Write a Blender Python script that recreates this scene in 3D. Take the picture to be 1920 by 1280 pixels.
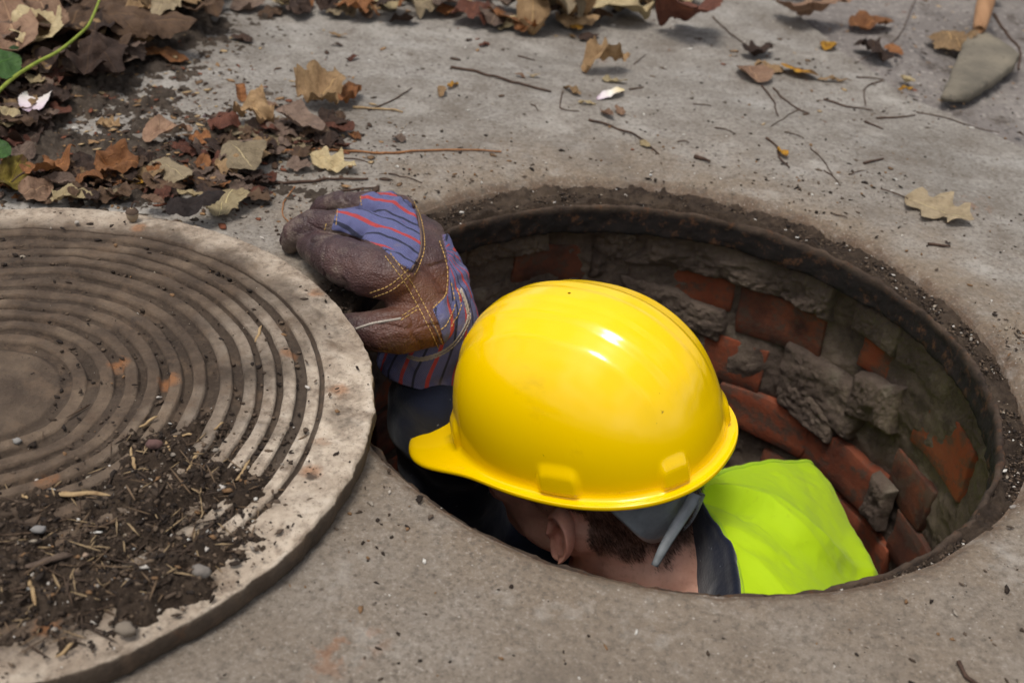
import bpy, bmesh, math, random
import numpy as np
from mathutils import Vector, Matrix
from mathutils.bvhtree import BVHTree

for o in list(bpy.data.objects): bpy.data.objects.remove(o)
scene = bpy.context.scene
COL = scene.collection

# ------------------------------------------------------------------ camera
CAM = np.array([-0.1447, -0.9108, 0.5995]); PITCH = 0.58908; ROLL = 0.0985; FPX = 2200.0
_f = np.array([0, math.cos(PITCH), -math.sin(PITCH)]); _r0 = np.array([1.0, 0, 0]); _u0 = np.cross(_r0, _f)
CR = _r0*math.cos(ROLL) + _u0*math.sin(ROLL); CU = _u0*math.cos(ROLL) - _r0*math.sin(ROLL); CF = _f
cd = bpy.data.cameras.new('camera'); cam = bpy.data.objects.new('camera', cd); COL.objects.link(cam)
cam.matrix_world = Matrix(((CR[0], CU[0], -CF[0], CAM[0]), (CR[1], CU[1], -CF[1], CAM[1]), (CR[2], CU[2], -CF[2], CAM[2]), (0, 0, 0, 1)))
cd.sensor_width = 36; cd.lens = 36*FPX/1920; cd.clip_start = 0.02; cd.clip_end = 500
cd.dof.use_dof = True; cd.dof.focus_distance = 1.02; cd.dof.aperture_fstop = 7.1
scene.camera = cam

# ------------------------------------------------------------------ sky, sun, exposure
SUN_AZ, SUN_EL = math.radians(232), math.radians(74)     # direction the light comes from (azimuth from +X)
w = bpy.data.worlds.new('World'); scene.world = w; w.use_nodes = True
nt = w.node_tree; nt.nodes.clear()
sky = nt.nodes.new('ShaderNodeTexSky'); sky.sky_type = 'NISHITA'; sky.sun_disc = False
sky.sun_elevation = SUN_EL; sky.sun_rotation = math.pi/2 - SUN_AZ
sky.air_density = 1.0; sky.dust_density = 4.0; sky.ozone_density = 1.0
hs = nt.nodes.new('ShaderNodeHueSaturation'); hs.inputs['Saturation'].default_value = 0.35
bg = nt.nodes.new('ShaderNodeBackground'); bg.inputs['Strength'].default_value = 0.11
wo = nt.nodes.new('ShaderNodeOutputWorld')
# broken cloud cover over the whole sky
tc = nt.nodes.new('ShaderNodeTexCoord'); cn = nt.nodes.new('ShaderNodeTexNoise'); cn.inputs['Scale'].default_value = 3.2; cn.inputs['Detail'].default_value = 7; cn.inputs['Roughness'].default_value = .6
cr = nt.nodes.new('ShaderNodeValToRGB'); cr.color_ramp.elements[0].position = .40; cr.color_ramp.elements[0].color = (.62, .66, .72, 1); cr.color_ramp.elements[1].position = .66; cr.color_ramp.elements[1].color = (2.0, 1.96, 1.88, 1)
cm = nt.nodes.new('ShaderNodeMix'); cm.data_type = 'RGBA'; cm.blend_type = 'MULTIPLY'; cm.inputs[0].default_value = 1
nt.links.new(tc.outputs['Generated'], cn.inputs['Vector']); nt.links.new(cn.outputs[0], cr.inputs[0]); nt.links.new(cr.outputs[0], cm.inputs[7])
nt.links.new(sky.outputs[0], hs.inputs['Color']); nt.links.new(hs.outputs[0], cm.inputs[6]); nt.links.new(cm.outputs[2], bg.inputs['Color']); nt.links.new(bg.outputs[0], wo.inputs['Surface'])
sl = bpy.data.lights.new('sun', 'SUN'); sl.energy = 1.6; sl.angle = math.radians(16); sl.color = (1, .95, .88)
sun = bpy.data.objects.new('sun', sl); COL.objects.link(sun)
_d = Vector((-math.cos(SUN_AZ)*math.cos(SUN_EL), -math.sin(SUN_AZ)*math.cos(SUN_EL), -math.sin(SUN_EL)))
sun.rotation_euler = _d.to_track_quat('-Z', 'Y').to_euler()
scene.view_settings.view_transform = 'Standard'; scene.view_settings.look = 'None'
scene.view_settings.exposure = 0.13; scene.view_settings.gamma = 1.0

# ------------------------------------------------------------------ helpers
def ray(px, py):
    return (px-960)/FPX*CR - (py-640)/FPX*CU + CF
def un(px, py, z=0.0):
    d = ray(px, py); return CAM + d*((z-CAM[2])/d[2])
def proj(P):
    d = np.atleast_2d(P) - CAM; z = d@CF
    return np.c_[960+FPX*(d@CR)/z, 640-FPX*(d@CU)/z]
def at_depth(px, py, t):
    return CAM + ray(px, py)*t
def S(r, g, b):
    f = lambda c: (c/255/12.92) if c/255 <= .04045 else ((c/255+.055)/1.055)**2.4
    return (f(r), f(g), f(b), 1.0)

def _hash(ix, iy, iz, seed):
    h = (ix*374761393 + iy*668265263 + iz*2147483647 + seed*974634777) & 0xffffffff
    h = ((h ^ (h >> 13))*1274126177) & 0xffffffff
    h = ((h ^ (h >> 16))*2246822519) & 0xffffffff
    return ((h ^ (h >> 15)) & 0xffffff)/float(0xffffff)
def noise(P, scale, seed=0):
    p = np.asarray(P, float)*scale; i = np.floor(p).astype(np.int64); f = p-i; f = f*f*f*(f*(f*6-15)+10)
    out = 0
    for dx in (0, 1):
        wx = f[..., 0] if dx else 1-f[..., 0]
        for dy in (0, 1):
            wy = f[..., 1] if dy else 1-f[..., 1]
            for dz in (0, 1):
                wz = f[..., 2] if dz else 1-f[..., 2]
                out = out + wx*wy*wz*_hash(i[..., 0]+dx, i[..., 1]+dy, i[..., 2]+dz, seed)
    return out*2-1
def fbm(P, scale, octv=4, seed=0, gain=.5):
    a, s, t = 1.0, scale, 0
    for k in range(octv):
        t = t + a*noise(P, s, seed+k*17); a *= gain; s *= 2.03
    return t
def sstep(a, b, x):
    t = np.clip((x-a)/(b-a), 0, 1); return t*t*(3-2*t)

def mesh_obj(name, verts, faces, mat=None, parent=None, smooth=True, uv=None, attrs=None, cols=None):
    me = bpy.data.meshes.new(name)
    if isinstance(faces, np.ndarray) and faces.ndim == 2:
        vv = np.ascontiguousarray(verts, np.float32); ff = np.ascontiguousarray(faces, np.int32); k = ff.shape[1]
        me.vertices.add(len(vv)); me.vertices.foreach_set('co', vv.ravel()); me.loops.add(ff.size); me.loops.foreach_set('vertex_index', ff.ravel())
        me.polygons.add(len(ff)); me.polygons.foreach_set('loop_start', np.arange(0, ff.size, k, dtype=np.int32)); me.update(calc_edges=True); me.validate()
    else: me.from_pydata([tuple(v) for v in np.asarray(verts)], [], [tuple(int(i) for i in f) for f in faces])
    if smooth: me.polygons.foreach_set('use_smooth', np.ones(len(me.polygons), bool))
    if uv is not None:
        l = me.uv_layers.new(name='UVMap'); idx = np.zeros(len(me.loops), np.int32); me.loops.foreach_get('vertex_index', idx)
        l.data.foreach_set('uv', np.asarray(uv, np.float32)[idx].ravel())
    for k, v in (attrs or {}).items():
        a = me.attributes.new(k, 'FLOAT', 'POINT'); a.data.foreach_set('value', np.asarray(v, np.float32))
    if cols is not None:
        a = me.attributes.new('Col', 'FLOAT_COLOR', 'POINT'); a.data.foreach_set('color', np.asarray(cols, np.float32).ravel())
    me.update()
    o = bpy.data.objects.new(name, me); COL.objects.link(o)
    if mat: me.materials.append(mat)
    if parent: o.parent = parent
    return o
def grid_faces(nu, nv, wrap_u=False, wrap_v=False):
    i = np.arange(nu if wrap_u else nu-1); j = np.arange(nv if wrap_v else nv-1)
    I, J = np.meshgrid(i, j, indexing='ij'); I2 = (I+1) % nu; J2 = (J+1) % nv
    return np.stack([I*nv+J, I2*nv+J, I2*nv+J2, I*nv+J2], -1).reshape(-1, 4)
def empty(name, loc=(0, 0, 0)):
    o = bpy.data.objects.new(name, None); o.empty_display_size = .05; COL.objects.link(o); o.location = loc; return o
def tag(o, label=None, cat=None, group=None, kind=None):
    if label: o['label'] = label
    if cat: o['category'] = cat
    if group: o['group'] = group
    if kind: o['kind'] = kind
    return o
def tube(path, rad, seg=8, cap=True):
    """verts, faces of a tube along path (n,3) with radius array"""
    path = np.asarray(path, float); n = len(path); rad = np.broadcast_to(np.asarray(rad, float), (n,))
    t = np.gradient(path, axis=0); t /= np.linalg.norm(t, axis=1)[:, None]+1e-12
    ref = np.array([0, 0, 1.0]) if abs(t[0][2]) < .9 else np.array([1.0, 0, 0])
    V = []; a = np.linspace(0, 2*np.pi, seg, endpoint=False); b0 = None
    for k in range(n):
        b = np.cross(t[k], ref) if b0 is None else b0 - t[k]*(b0@t[k])
        b /= np.linalg.norm(b)+1e-12; b0 = b; c = np.cross(t[k], b)
        V.append(path[k] + rad[k]*(np.cos(a)[:, None]*b + np.sin(a)[:, None]*c))
    V = np.vstack(V); F = [tuple(f) for f in grid_faces(n, seg, wrap_v=True)]
    if cap:
        F += [tuple(range(seg))[::-1], tuple((n-1)*seg+np.arange(seg))]
    return V, F
def catmull(P, n):
    P = np.asarray(P, float); m = len(P)-1
    Q = np.vstack([2*P[0]-P[1], P, 2*P[-1]-P[-2]])
    out = []
    for s in np.linspace(0, m, n):
        i = min(int(s), m-1); t = s-i; a, b, c, d = Q[i:i+4]
        out.append(.5*((2*b)+(-a+c)*t+(2*a-5*b+4*c-d)*t*t+(-a+3*b-3*c+d)*t**3))
    return np.array(out)
def surf(ctrl, nu, nv):
    """catmull-rom surface through ctrl (U,V,3) -> (nu,nv,3)"""
    ctrl = np.asarray(ctrl, float)
    A = np.stack([catmull(ctrl[:, j], nu) for j in range(ctrl.shape[1])], 1)
    return np.stack([catmull(A[i], nv) for i in range(nu)], 0)
def normals_grid(G):
    du = np.gradient(G, axis=0); dv = np.gradient(G, axis=1); n = np.cross(du, dv)
    return n/(np.linalg.norm(n, axis=-1, keepdims=True)+1e-12)

_ico = None
def ico():
    global _ico
    if _ico is None:
        bm = bmesh.new(); bmesh.ops.create_icosphere(bm, subdivisions=2, radius=1)
        bm.verts.ensure_lookup_table()
        _ico = (np.array([v.co[:] for v in bm.verts]), np.array([[v.index for v in f.verts] for f in bm.faces])); bm.free()
    return _ico
def blobs_mesh(B, voxel, smooth_it=4, smooth_f=.5):
    """B: list of (center, radii(3), 3x3 rot or None). Union by voxel remesh. returns verts, faces"""
    v0, f0 = ico(); V = []; F = []; k = 0
    for c, r, R in B:
        v = v0*np.asarray(r, float)
        if R is not None: v = v@np.asarray(R).T
        V.append(v+np.asarray(c)); F.append(f0+k); k += len(v0)
    o = mesh_obj('tmp', np.vstack(V), np.vstack(F))
    m = o.modifiers.new('r', 'REMESH'); m.mode = 'VOXEL'; m.voxel_size = voxel
    if smooth_it:
        s = o.modifiers.new('s', 'SMOOTH'); s.iterations = smooth_it; s.factor = smooth_f
    dg = bpy.context.evaluated_depsgraph_get(); ev = o.evaluated_get(dg); me = ev.to_mesh()
    vv = np.zeros(len(me.vertices)*3, np.float32); me.vertices.foreach_get('co', vv); vv = vv.reshape(-1, 3).astype(float)
    ff = [tuple(p.vertices) for p in me.polygons]
    ev.to_mesh_clear(); md = o.data; bpy.data.objects.remove(o); bpy.data.meshes.remove(md)
    return vv, ff
def chain(pts, rads, n=None, flat=None):
    """ellipsoids along a polyline; rads per point; flat=(up vector, factor)"""
    pts = [np.asarray(p, float) for p in pts]; B = []
    for i in range(len(pts)-1):
        L = np.linalg.norm(pts[i+1]-pts[i]); k = n or max(3, int(L/(min(rads[i], rads[i+1])*.35)))
        for t in np.linspace(0, 1, k):
            r = rads[i]*(1-t)+rads[i+1]*t; c = pts[i]*(1-t)+pts[i+1]*t
            if flat is None: B.append((c, (r, r, r), None))
            else:
                up = np.asarray(flat[0], float); up /= np.linalg.norm(up)
                d = pts[i+1]-pts[i]; d -= up*(d@up); d /= np.linalg.norm(d)+1e-12
                B.append((c, (r, r, r*flat[1]), np.column_stack([d, np.cross(up, d), up])))
    return B
def vert_normals(V, F):
    me = bpy.data.meshes.new('t'); me.from_pydata([tuple(v) for v in V], [], F); me.update()
    n = np.zeros(len(V)*3, np.float32); me.vertices.foreach_get('normal', n); bpy.data.meshes.remove(me)
    return n.reshape(-1, 3).astype(float)

# ------------------------------------------------------------------ material helper
class NT:
    def __init__(self, name):
        self.m = bpy.data.materials.new(name); self.m.use_nodes = True; self.t = self.m.node_tree; self.t.nodes.clear()
        self.out = self.n('ShaderNodeOutputMaterial'); self.b = self.n('ShaderNodeBsdfPrincipled')
        self.l(self.b.outputs[0], self.out.inputs['Surface'])
    def n(self, t, **kw):
        x = self.t.nodes.new(t)
        for k, v in kw.items(): setattr(x, k, v)
        return x
    def l(self, a, b): self.t.links.new(a, b)
    def val(self, sock, v):
        if hasattr(v, 'is_linked') or isinstance(v, bpy.types.NodeSocket): self.l(v, sock)
        else: sock.default_value = v
    def coord(self, kind='Object'):
        if not hasattr(self, '_tc'): self._tc = self.n('ShaderNodeTexCoord')
        return self._tc.outputs[kind]
    def mapping(self, vec, scale=(1, 1, 1), loc=(0, 0, 0), rot=(0, 0, 0)):
        m = self.n('ShaderNodeMapping'); self.l(vec, m.inputs[0]); m.inputs['Scale'].default_value = scale
        m.inputs['Location'].default_value = loc; m.inputs['Rotation'].default_value = rot; return m.outputs[0]
    def noise(self, scale, detail=5, rough=.55, vec=None, dist=0):
        x = self.n('ShaderNodeTexNoise'); self.l(vec or self.coord(), x.inputs['Vector'])
        x.inputs['Scale'].default_value = scale; x.inputs['Detail'].default_value = detail; x.inputs['Roughness'].default_value = rough
        x.inputs['Distortion'].default_value = dist; return x.outputs[0]
    def voro(self, scale, feature='F1', vec=None, out='Distance', rnd=1):
        x = self.n('ShaderNodeTexVoronoi'); x.feature = feature; self.l(vec or self.coord(), x.inputs['Vector'])
        x.inputs['Scale'].default_value = scale; x.inputs['Randomness'].default_value = rnd; return x.outputs[out]
    def ramp(self, fac, stops, interp='LINEAR'):
        r = self.n('ShaderNodeValToRGB'); r.color_ramp.interpolation = interp; e = r.color_ramp.elements
        while len(e) < len(stops): e.new(.5)
        for k, (p, c) in enumerate(stops):
            e[k].position = p; e[k].color = c if hasattr(c, '__len__') else (c, c, c, 1)
        self.l(fac, r.inputs[0]); return r.outputs[0]
    def mix(self, fac, a, b, mode='MIX'):
        x = self.n('ShaderNodeMix'); x.data_type = 'RGBA'; x.blend_type = mode
        self.val(x.inputs[0], fac); self.val(x.inputs[6], a); self.val(x.inputs[7], b); return x.outputs[2]
    def math(self, op, a, b=0.0, c=None, clamp=False):
        x = self.n('ShaderNodeMath'); x.operation = op; x.use_clamp = clamp; self.val(x.inputs[0], a); self.val(x.inputs[1], b)
        if c is not None: self.val(x.inputs[2], c)
        return x.outputs[0]
    def attr(self, name, out='Fac'):
        x = self.n('ShaderNodeAttribute'); x.attribute_name = name; return x.outputs[out]
    def sep(self, vec):
        x = self.n('ShaderNodeSeparateXYZ'); self.l(vec, x.inputs[0]); return x.outputs
    def bump(self, h, strength=.5, dist=.002, prev=None):
        x = self.n('ShaderNodeBump'); self.l(h, x.inputs['Height']); x.inputs['Strength'].default_value = strength
        x.inputs['Distance'].default_value = dist
        if prev is not None: self.l(prev, x.inputs['Normal'])
        return x.outputs[0]
    def done(self, color=None, rough=.8, normal=None, spec=.3, **kw):
        if color is not None: self.val(self.b.inputs['Base Color'], color)
        self.val(self.b.inputs['Roughness'], rough); self.b.inputs['Specular IOR Level'].default_value = spec
        if normal is not None: self.l(normal, self.b.inputs['Normal'])
        for k, v in kw.items(): self.val(self.b.inputs[k], v)
        return self.m
def flatten(n):   # vector ignoring z
    m = n.n('ShaderNodeVectorMath'); m.operation = 'MULTIPLY'; n.l(n.coord(), m.inputs[0]); m.inputs[1].default_value = (1, 1, 0)
    l = n.n('ShaderNodeVectorMath'); l.operation = 'LENGTH'; n.l(m.outputs[0], l.inputs[0]); return l.outputs['Value']
# ------------------------------------------------------------------ setting materials
def mat_concrete():
    n = NT('concrete')
    big = n.noise(3.2, 5, .6); mid = n.noise(17, 6, .62); fine = n.noise(150, 5, .7); vfine = n.noise(620, 2, .6)
    c = n.ramp(big, [(.30, S(118, 113, 106)), (.5, S(144, 138, 130)), (.72, S(166, 161, 153))])
    c = n.mix(n.ramp(mid, [(.38, 0.0), (.68, .65)]), c, S(106, 97, 87))
    c = n.mix(n.ramp(n.noise(7.5, 4, .6, vec=n.mapping(n.coord(), (1, 2.2, 1), (3, 1, 0), (0, 0, .5))), [(.52, 0.0), (.68, .45)]), c, S(166, 162, 156))
    # brown dust: towards the camera side and around the hole
    s = n.sep(n.coord())
    r = flatten(n)
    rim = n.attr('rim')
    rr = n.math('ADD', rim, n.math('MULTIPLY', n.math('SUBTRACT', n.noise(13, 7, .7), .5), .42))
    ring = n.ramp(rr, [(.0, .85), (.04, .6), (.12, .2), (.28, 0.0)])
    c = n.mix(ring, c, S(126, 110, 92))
    nearf = n.ramp(n.math('ADD', s[1], n.math('MULTIPLY', n.math('SUBTRACT', big, .5), .5)), [(0.0, 0.0), (1.0, 0.0)])
    yy = n.math('MULTIPLY_ADD', n.math('ADD', s[1], n.math('MULTIPLY', n.math('SUBTRACT', big, .5), .4)), -2.4, -.1, clamp=True)
    c = n.mix(n.math('MULTIPLY', yy, .8), c, S(122, 109, 95))
    dark = n.ramp(n.noise(32, 7, .72, vec=n.mapping(n.coord(), (1, 1, 1), (5, 2, 0))), [(.60, 0.0), (.70, .7)])
    c = n.mix(n.math('MULTIPLY', dark, n.ramp(n.noise(5, 3, .6), [(.4, .1), (.65, 1.0)])), c, S(72, 62, 53))
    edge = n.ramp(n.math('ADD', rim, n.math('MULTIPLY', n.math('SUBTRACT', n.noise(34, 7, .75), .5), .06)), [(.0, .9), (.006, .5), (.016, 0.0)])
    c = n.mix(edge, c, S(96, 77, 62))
    c = n.mix(n.ramp(fine, [(.36, .6), (.52, 0.0)]), c, S(92, 84, 75)); c = n.mix(n.ramp(fine, [(.56, 0.0), (.72, .25)]), c, S(172, 165, 155)); c = n.mix(n.ramp(vfine, [(.60, 0.0), (.74, .35)]), c, S(172, 165, 156))
    gr = n.noise(300, 3, .65); pat = n.ramp(n.noise(8, 5, .65, vec=n.mapping(n.coord(), (1, 1, 1), (2, 6, 1))), [(.35, .25), (.65, 1.0)])
    c = n.mix(n.math('MULTIPLY', n.ramp(gr, [(.34, .45), (.46, 0.0)]), pat), c, S(84, 75, 66)); c = n.mix(n.math('MULTIPLY', n.ramp(gr, [(.58, 0.0), (.70, .3)]), pat), c, S(184, 177, 167))
    st = n.noise(11, 8, .72, vec=n.mapping(n.coord(), (1, 1, 1), (9, 4, 2))); c = n.mix(n.ramp(st, [(.53, 0.0), (.66, .55)]), c, S(98, 88, 78)); c = n.mix(n.ramp(st, [(.34, .4), (.45, 0.0)]), c, S(176, 170, 161))
    v = n.voro(210); keep = n.voro(210, out='Color')
    sp = n.math('MULTIPLY', n.ramp(v, [(.10, 1.0), (.22, 0.0)]), n.ramp(n.sep(keep)[0], [(.86, 0.0), (.93, 1.0)]))
    c = n.mix(n.math('MULTIPLY', sp, .5), c, S(190, 184, 174))
    v2 = n.voro(120, vec=n.mapping(n.coord(), (1, 1, 1), (7, 3, 1))); k2 = n.voro(120, vec=n.mapping(n.coord(), (1, 1, 1), (7, 3, 1)), out='Color')
    sp2 = n.math('MULTIPLY', n.ramp(v2, [(.10, 1.0), (.25, 0.0)]), n.ramp(n.sep(k2)[1], [(.86, 0.0), (.93, 1.0)]))
    c = n.mix(n.math('MULTIPLY', sp2, .7), c, S(70, 60, 52))
    rust = n.math('MULTIPLY', n.ramp(n.noise(55, 4, .6), [(.5, 0.0), (.6, .75)]), n.ramp(n.noise(6.3, 2, .5, vec=n.mapping(n.coord(), (1, 1, 1), (1.3, 8.1, 0))), [(.70, 0.0), (.78, .6)]))
    c = n.mix(rust, c, S(146, 98, 66))
    h = n.math('ADD', n.math('MULTIPLY', fine, .6), n.math('MULTIPLY', vfine, .4))
    nb = n.bump(h, .7, .0018); nb = n.bump(n.noise(60, 6, .7), .5, .005, nb)
    return n.done(c, .9, nb, .25)
def mat_rough_ground():
    n = NT('rough_ground')
    c = n.ramp(n.noise(6, 6, .65), [(.3, S(96, 90, 86)), (.5, S(124, 117, 112)), (.7, S(143, 136, 129))])
    v = n.voro(95, out='Color'); d = n.voro(95)
    c = n.mix(n.ramp(d, [(.2, .55), (.5, 0.0)]), c, n.mix(n.ramp(n.sep(v)[0], [(.3, 0.0), (.9, 1.0)]), S(95, 88, 84), S(176, 168, 160)))
    c = n.mix(n.ramp(n.noise(14, 6, .7), [(.56, 0.0), (.68, .8)]), c, S(66, 55, 46))
    nb = n.bump(n.math('ADD', d, n.noise(260, 3, .6)), .8, .004)
    return n.done(c, .95, nb, .2)
def mat_soil(name='soil', a=(50, 41, 35), b=(98, 83, 70)):
    n = NT(name)
    c = n.ramp(n.noise(70, 7, .7), [(.32, S(*a)), (.55, S((a[0]+b[0])//2, (a[1]+b[1])//2, (a[2]+b[2])//2)), (.75, S(*b))])
    c = n.mix(n.ramp(n.noise(12, 4, .6), [(.5, 0.0), (.7, .5)]), c, S(112, 97, 82))
    nb = n.bump(n.noise(330, 5, .75), 1.0, .004)
    return n.done(c, .95, nb, .15)
def mat_iron():
    n = NT('rusty_iron')
    c = n.ramp(n.noise(40, 6, .7), [(.3, S(22, 18, 17)), (.55, S(32, 25, 23)), (.75, S(50, 38, 32))])
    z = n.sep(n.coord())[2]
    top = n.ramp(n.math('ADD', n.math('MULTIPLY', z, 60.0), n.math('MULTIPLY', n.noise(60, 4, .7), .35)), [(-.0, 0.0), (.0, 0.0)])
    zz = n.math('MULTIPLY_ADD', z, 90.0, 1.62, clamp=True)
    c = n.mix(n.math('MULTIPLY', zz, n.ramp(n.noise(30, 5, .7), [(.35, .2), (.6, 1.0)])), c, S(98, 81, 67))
    c = n.mix(n.ramp(n.noise(75, 6, .75), [(.54, 0.0), (.66, .7)]), c, S(104, 70, 46))
    nb = n.bump(n.noise(140, 7, .8), 1.0, .004)
    return n.done(c, .9, nb, .3)
def mat_mortar():
    n = NT('mortar')
    c = n.ramp(n.noise(9, 6, .65), [(.3, S(78, 66, 59)), (.5, S(104, 90, 80)), (.72, S(136, 120, 105))])
    c = n.mix(n.ramp(n.noise(28, 6, .7), [(.5, 0.0), (.66, .6)]), c, S(58, 49, 47))
    c = n.mix(n.ramp(n.noise(16, 5, .65, vec=n.mapping(n.coord(), (1, 1, 1), (4, 4, 4))), [(.58, 0.0), (.68, .65)]), c, S(138, 127, 112))
    nb = n.bump(n.noise(85, 8, .75), .9, .007); nb = n.bump(n.noise(420, 3, .7), .5, .0015, nb)
    return n.done(c, .92, nb, .2)
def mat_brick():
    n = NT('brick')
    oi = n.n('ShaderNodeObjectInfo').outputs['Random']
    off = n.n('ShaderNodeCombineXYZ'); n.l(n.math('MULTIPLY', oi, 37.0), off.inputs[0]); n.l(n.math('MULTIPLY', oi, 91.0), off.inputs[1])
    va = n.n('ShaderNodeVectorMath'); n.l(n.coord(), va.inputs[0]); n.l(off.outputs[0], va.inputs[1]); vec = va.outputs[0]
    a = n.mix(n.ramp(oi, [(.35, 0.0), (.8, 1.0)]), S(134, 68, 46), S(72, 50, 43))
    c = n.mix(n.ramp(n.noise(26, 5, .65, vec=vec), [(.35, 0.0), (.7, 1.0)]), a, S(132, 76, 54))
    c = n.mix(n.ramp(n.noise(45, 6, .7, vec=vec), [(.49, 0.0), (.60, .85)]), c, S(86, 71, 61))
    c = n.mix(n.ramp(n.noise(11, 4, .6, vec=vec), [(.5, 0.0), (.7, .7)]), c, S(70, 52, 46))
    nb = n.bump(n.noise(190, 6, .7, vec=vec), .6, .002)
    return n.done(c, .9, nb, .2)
M_CON, M_GRD, M_SOIL, M_IRON, M_MORT, M_BRICK = mat_concrete(), mat_rough_ground(), mat_soil(), mat_iron(), mat_mortar(), mat_brick()

# ------------------------------------------------------------------ ground and slab
R_IN = 0.335
def r_in(th):
    d = np.degrees(th) % 360
    return np.interp(d, [0, 30, 60, 110, 150, 172, 190, 215, 280, 300, 325, 345, 360], [.327, .338, .345, .347, .340, .332, .318, .3045, .3045, .310, .319, .323, .327])
def slab_z(x, y):
    P = np.stack([np.asarray(x, float), np.asarray(y, float), np.zeros_like(np.asarray(x, float))], -1)
    return .0022*fbm(P, 4, 3, 3) + .0007*fbm(P, 38, 4, 9)
def ring_w(th):
    P = np.stack([np.cos(th)*.3, np.sin(th)*.3, 0*th], -1)
    return .004*fbm(P, 9, 4, 21)
nth = 840
th = np.linspace(0, 2*np.pi, nth, endpoint=False); deg = np.degrees(th)
Rout = np.interp(deg, [0, 30, 49, 56, 63, 70, 85, 300, 335, 360], [.95, .84, .785, .806, .845, .95, 1.35, 1.35, 1.1, .95])
Rout = Rout + .012*fbm(np.stack([np.cos(th), np.sin(th), 0*th], -1), 9, 4, 5)
nr = 150
sr = np.linspace(0, 1, nr)**1.7
rin = r_in(th) + ring_w(th)*np.clip((r_in(th)-.303)/.02, .25, 1)
RR = rin[:, None] + (Rout-rin)[:, None]*sr[None]
X, Y = RR*np.cos(th)[:, None], RR*np.sin(th)[:, None]
Z = slab_z(X, Y)
d_in = (RR-rin[:, None]); Z = Z - .006*np.exp(-(d_in/.006)**2) - .002*np.exp(-(d_in/.03)**2)
d_out = Rout[:, None]-RR; Z = Z - .008*np.exp(-(d_out/.01)**2)
V = np.stack([X, Y, Z], -1)
skirt_in = np.stack([X[:, :1], Y[:, :1], Z[:, :1]*0-.05], -1); skirt_out = np.stack([X[:, -1:], Y[:, -1:], Z[:, -1:]*0-.09], -1)
V = np.concatenate([skirt_in, V, skirt_out], 1)
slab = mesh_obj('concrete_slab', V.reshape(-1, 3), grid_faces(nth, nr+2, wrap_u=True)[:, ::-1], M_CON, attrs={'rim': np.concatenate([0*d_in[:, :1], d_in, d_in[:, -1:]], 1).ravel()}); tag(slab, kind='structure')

rr = np.concatenate([np.linspace(.6, 2.4, 110), np.geomspace(2.6, 60, 24)]); nt2 = 360
t2 = np.linspace(0, 2*np.pi, nt2, endpoint=False)
X, Y = rr[None]*np.cos(t2)[:, None], rr[None]*np.sin(t2)[:, None]
P = np.stack([X, Y, 0*X], -1); Z = -.009 + .006*fbm(P, 5, 3, 31) + .0035*fbm(P, 40, 3, 32)
g = mesh_obj('ground', np.stack([X, Y, Z], -1).reshape(-1, 3), grid_faces(nt2, len(rr), wrap_u=True)[:, ::-1], M_GRD); tag(g, kind='structure')

# ------------------------------------------------------------------ iron frame of the manhole
def revolve(name, prof, nth, mat, parent=None, dz=None, center=(0, 0, 0), seedr=0, amp=0):
    prof = np.asarray(prof, float); t = np.linspace(0, 2*np.pi, nth, endpoint=False)
    r = np.broadcast_to(prof[None, :, 0], (nth, len(prof))).copy(); z = np.broadcast_to(prof[None, :, 1], (nth, len(prof))).copy()
    P = np.stack([r*np.cos(t)[:, None], r*np.sin(t)[:, None], z], -1)
    if amp:
        r = r + amp*.6*fbm(P, 45, 5, seedr, .65); z = z + amp*.6*fbm(P, 50, 5, seedr+5, .65)
    V = np.stack([r*np.cos(t)[:, None]+center[0], r*np.sin(t)[:, None]+center[1], z+center[2]], -1).reshape(-1, 3)
    return mesh_obj(name, V, grid_faces(nth, len(prof), wrap_u=True), mat, parent)
prof = [(.352, -.050), (.352, -.030), (.334, -.024), (.318, -.022), (.3065, -.020), (.3055, -.013), (.3045, -.010), (.3028, -.0085), (.301, -.0090), (.2995, -.011)]
prof += [(.299+.0005*k/8, -.014-.028*k/8) for k in range(9)] + [(.3005, -.0435), (.304, -.045), (.352, -.047)]
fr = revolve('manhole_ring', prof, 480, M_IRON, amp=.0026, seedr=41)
tag(fr, 'rusty round iron ring set into the concrete around the open manhole', 'manhole frame')

# dark soil packed into the groove of the frame
nt3, nr3 = 900, 26
t3 = np.linspace(0, 2*np.pi, nt3, endpoint=False); q = np.linspace(0, 1, nr3)
ri = .3035 + .0026*fbm(np.stack([np.cos(t3), np.sin(t3), 0*t3], -1), 18, 5, 51, .65); ro = np.maximum(r_in(t3) + ring_w(t3) + .006, ri+.004)
RR = ri[:, None] + (ro-ri)[:, None]*q[None]
X, Y = RR*np.cos(t3)[:, None], RR*np.sin(t3)[:, None]; P = np.stack([X, Y, 0*X], -1)
dg3 = np.degrees(t3)
lvl = np.interp(dg3, [0, 60, 100, 140, 175, 200, 260, 285, 310, 360], [-.010, -.008, -.007, -.008, -.008, -.013, -.013, -.012, -.010, -.010])
Z = lvl[:, None] - .004*np.sin(q*np.pi)[None] + .0045*fbm(P, 60, 4, 52, .65) + .0028*fbm(P, 18, 2, 55)
Z = Z - (.006*sstep(.72, 1, q))[None]; Z[:, 0] = -.02; Z[:, -1] = -.014
soil_ring = mesh_obj('soil', np.stack([X, Y, Z], -1).reshape(-1, 3), grid_faces(nt3, nr3, wrap_u=True)[:, ::-1], M_SOIL)
tag(soil_ring, 'dark damp soil packed in the groove around the manhole frame', 'soil', kind='stuff')

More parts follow.
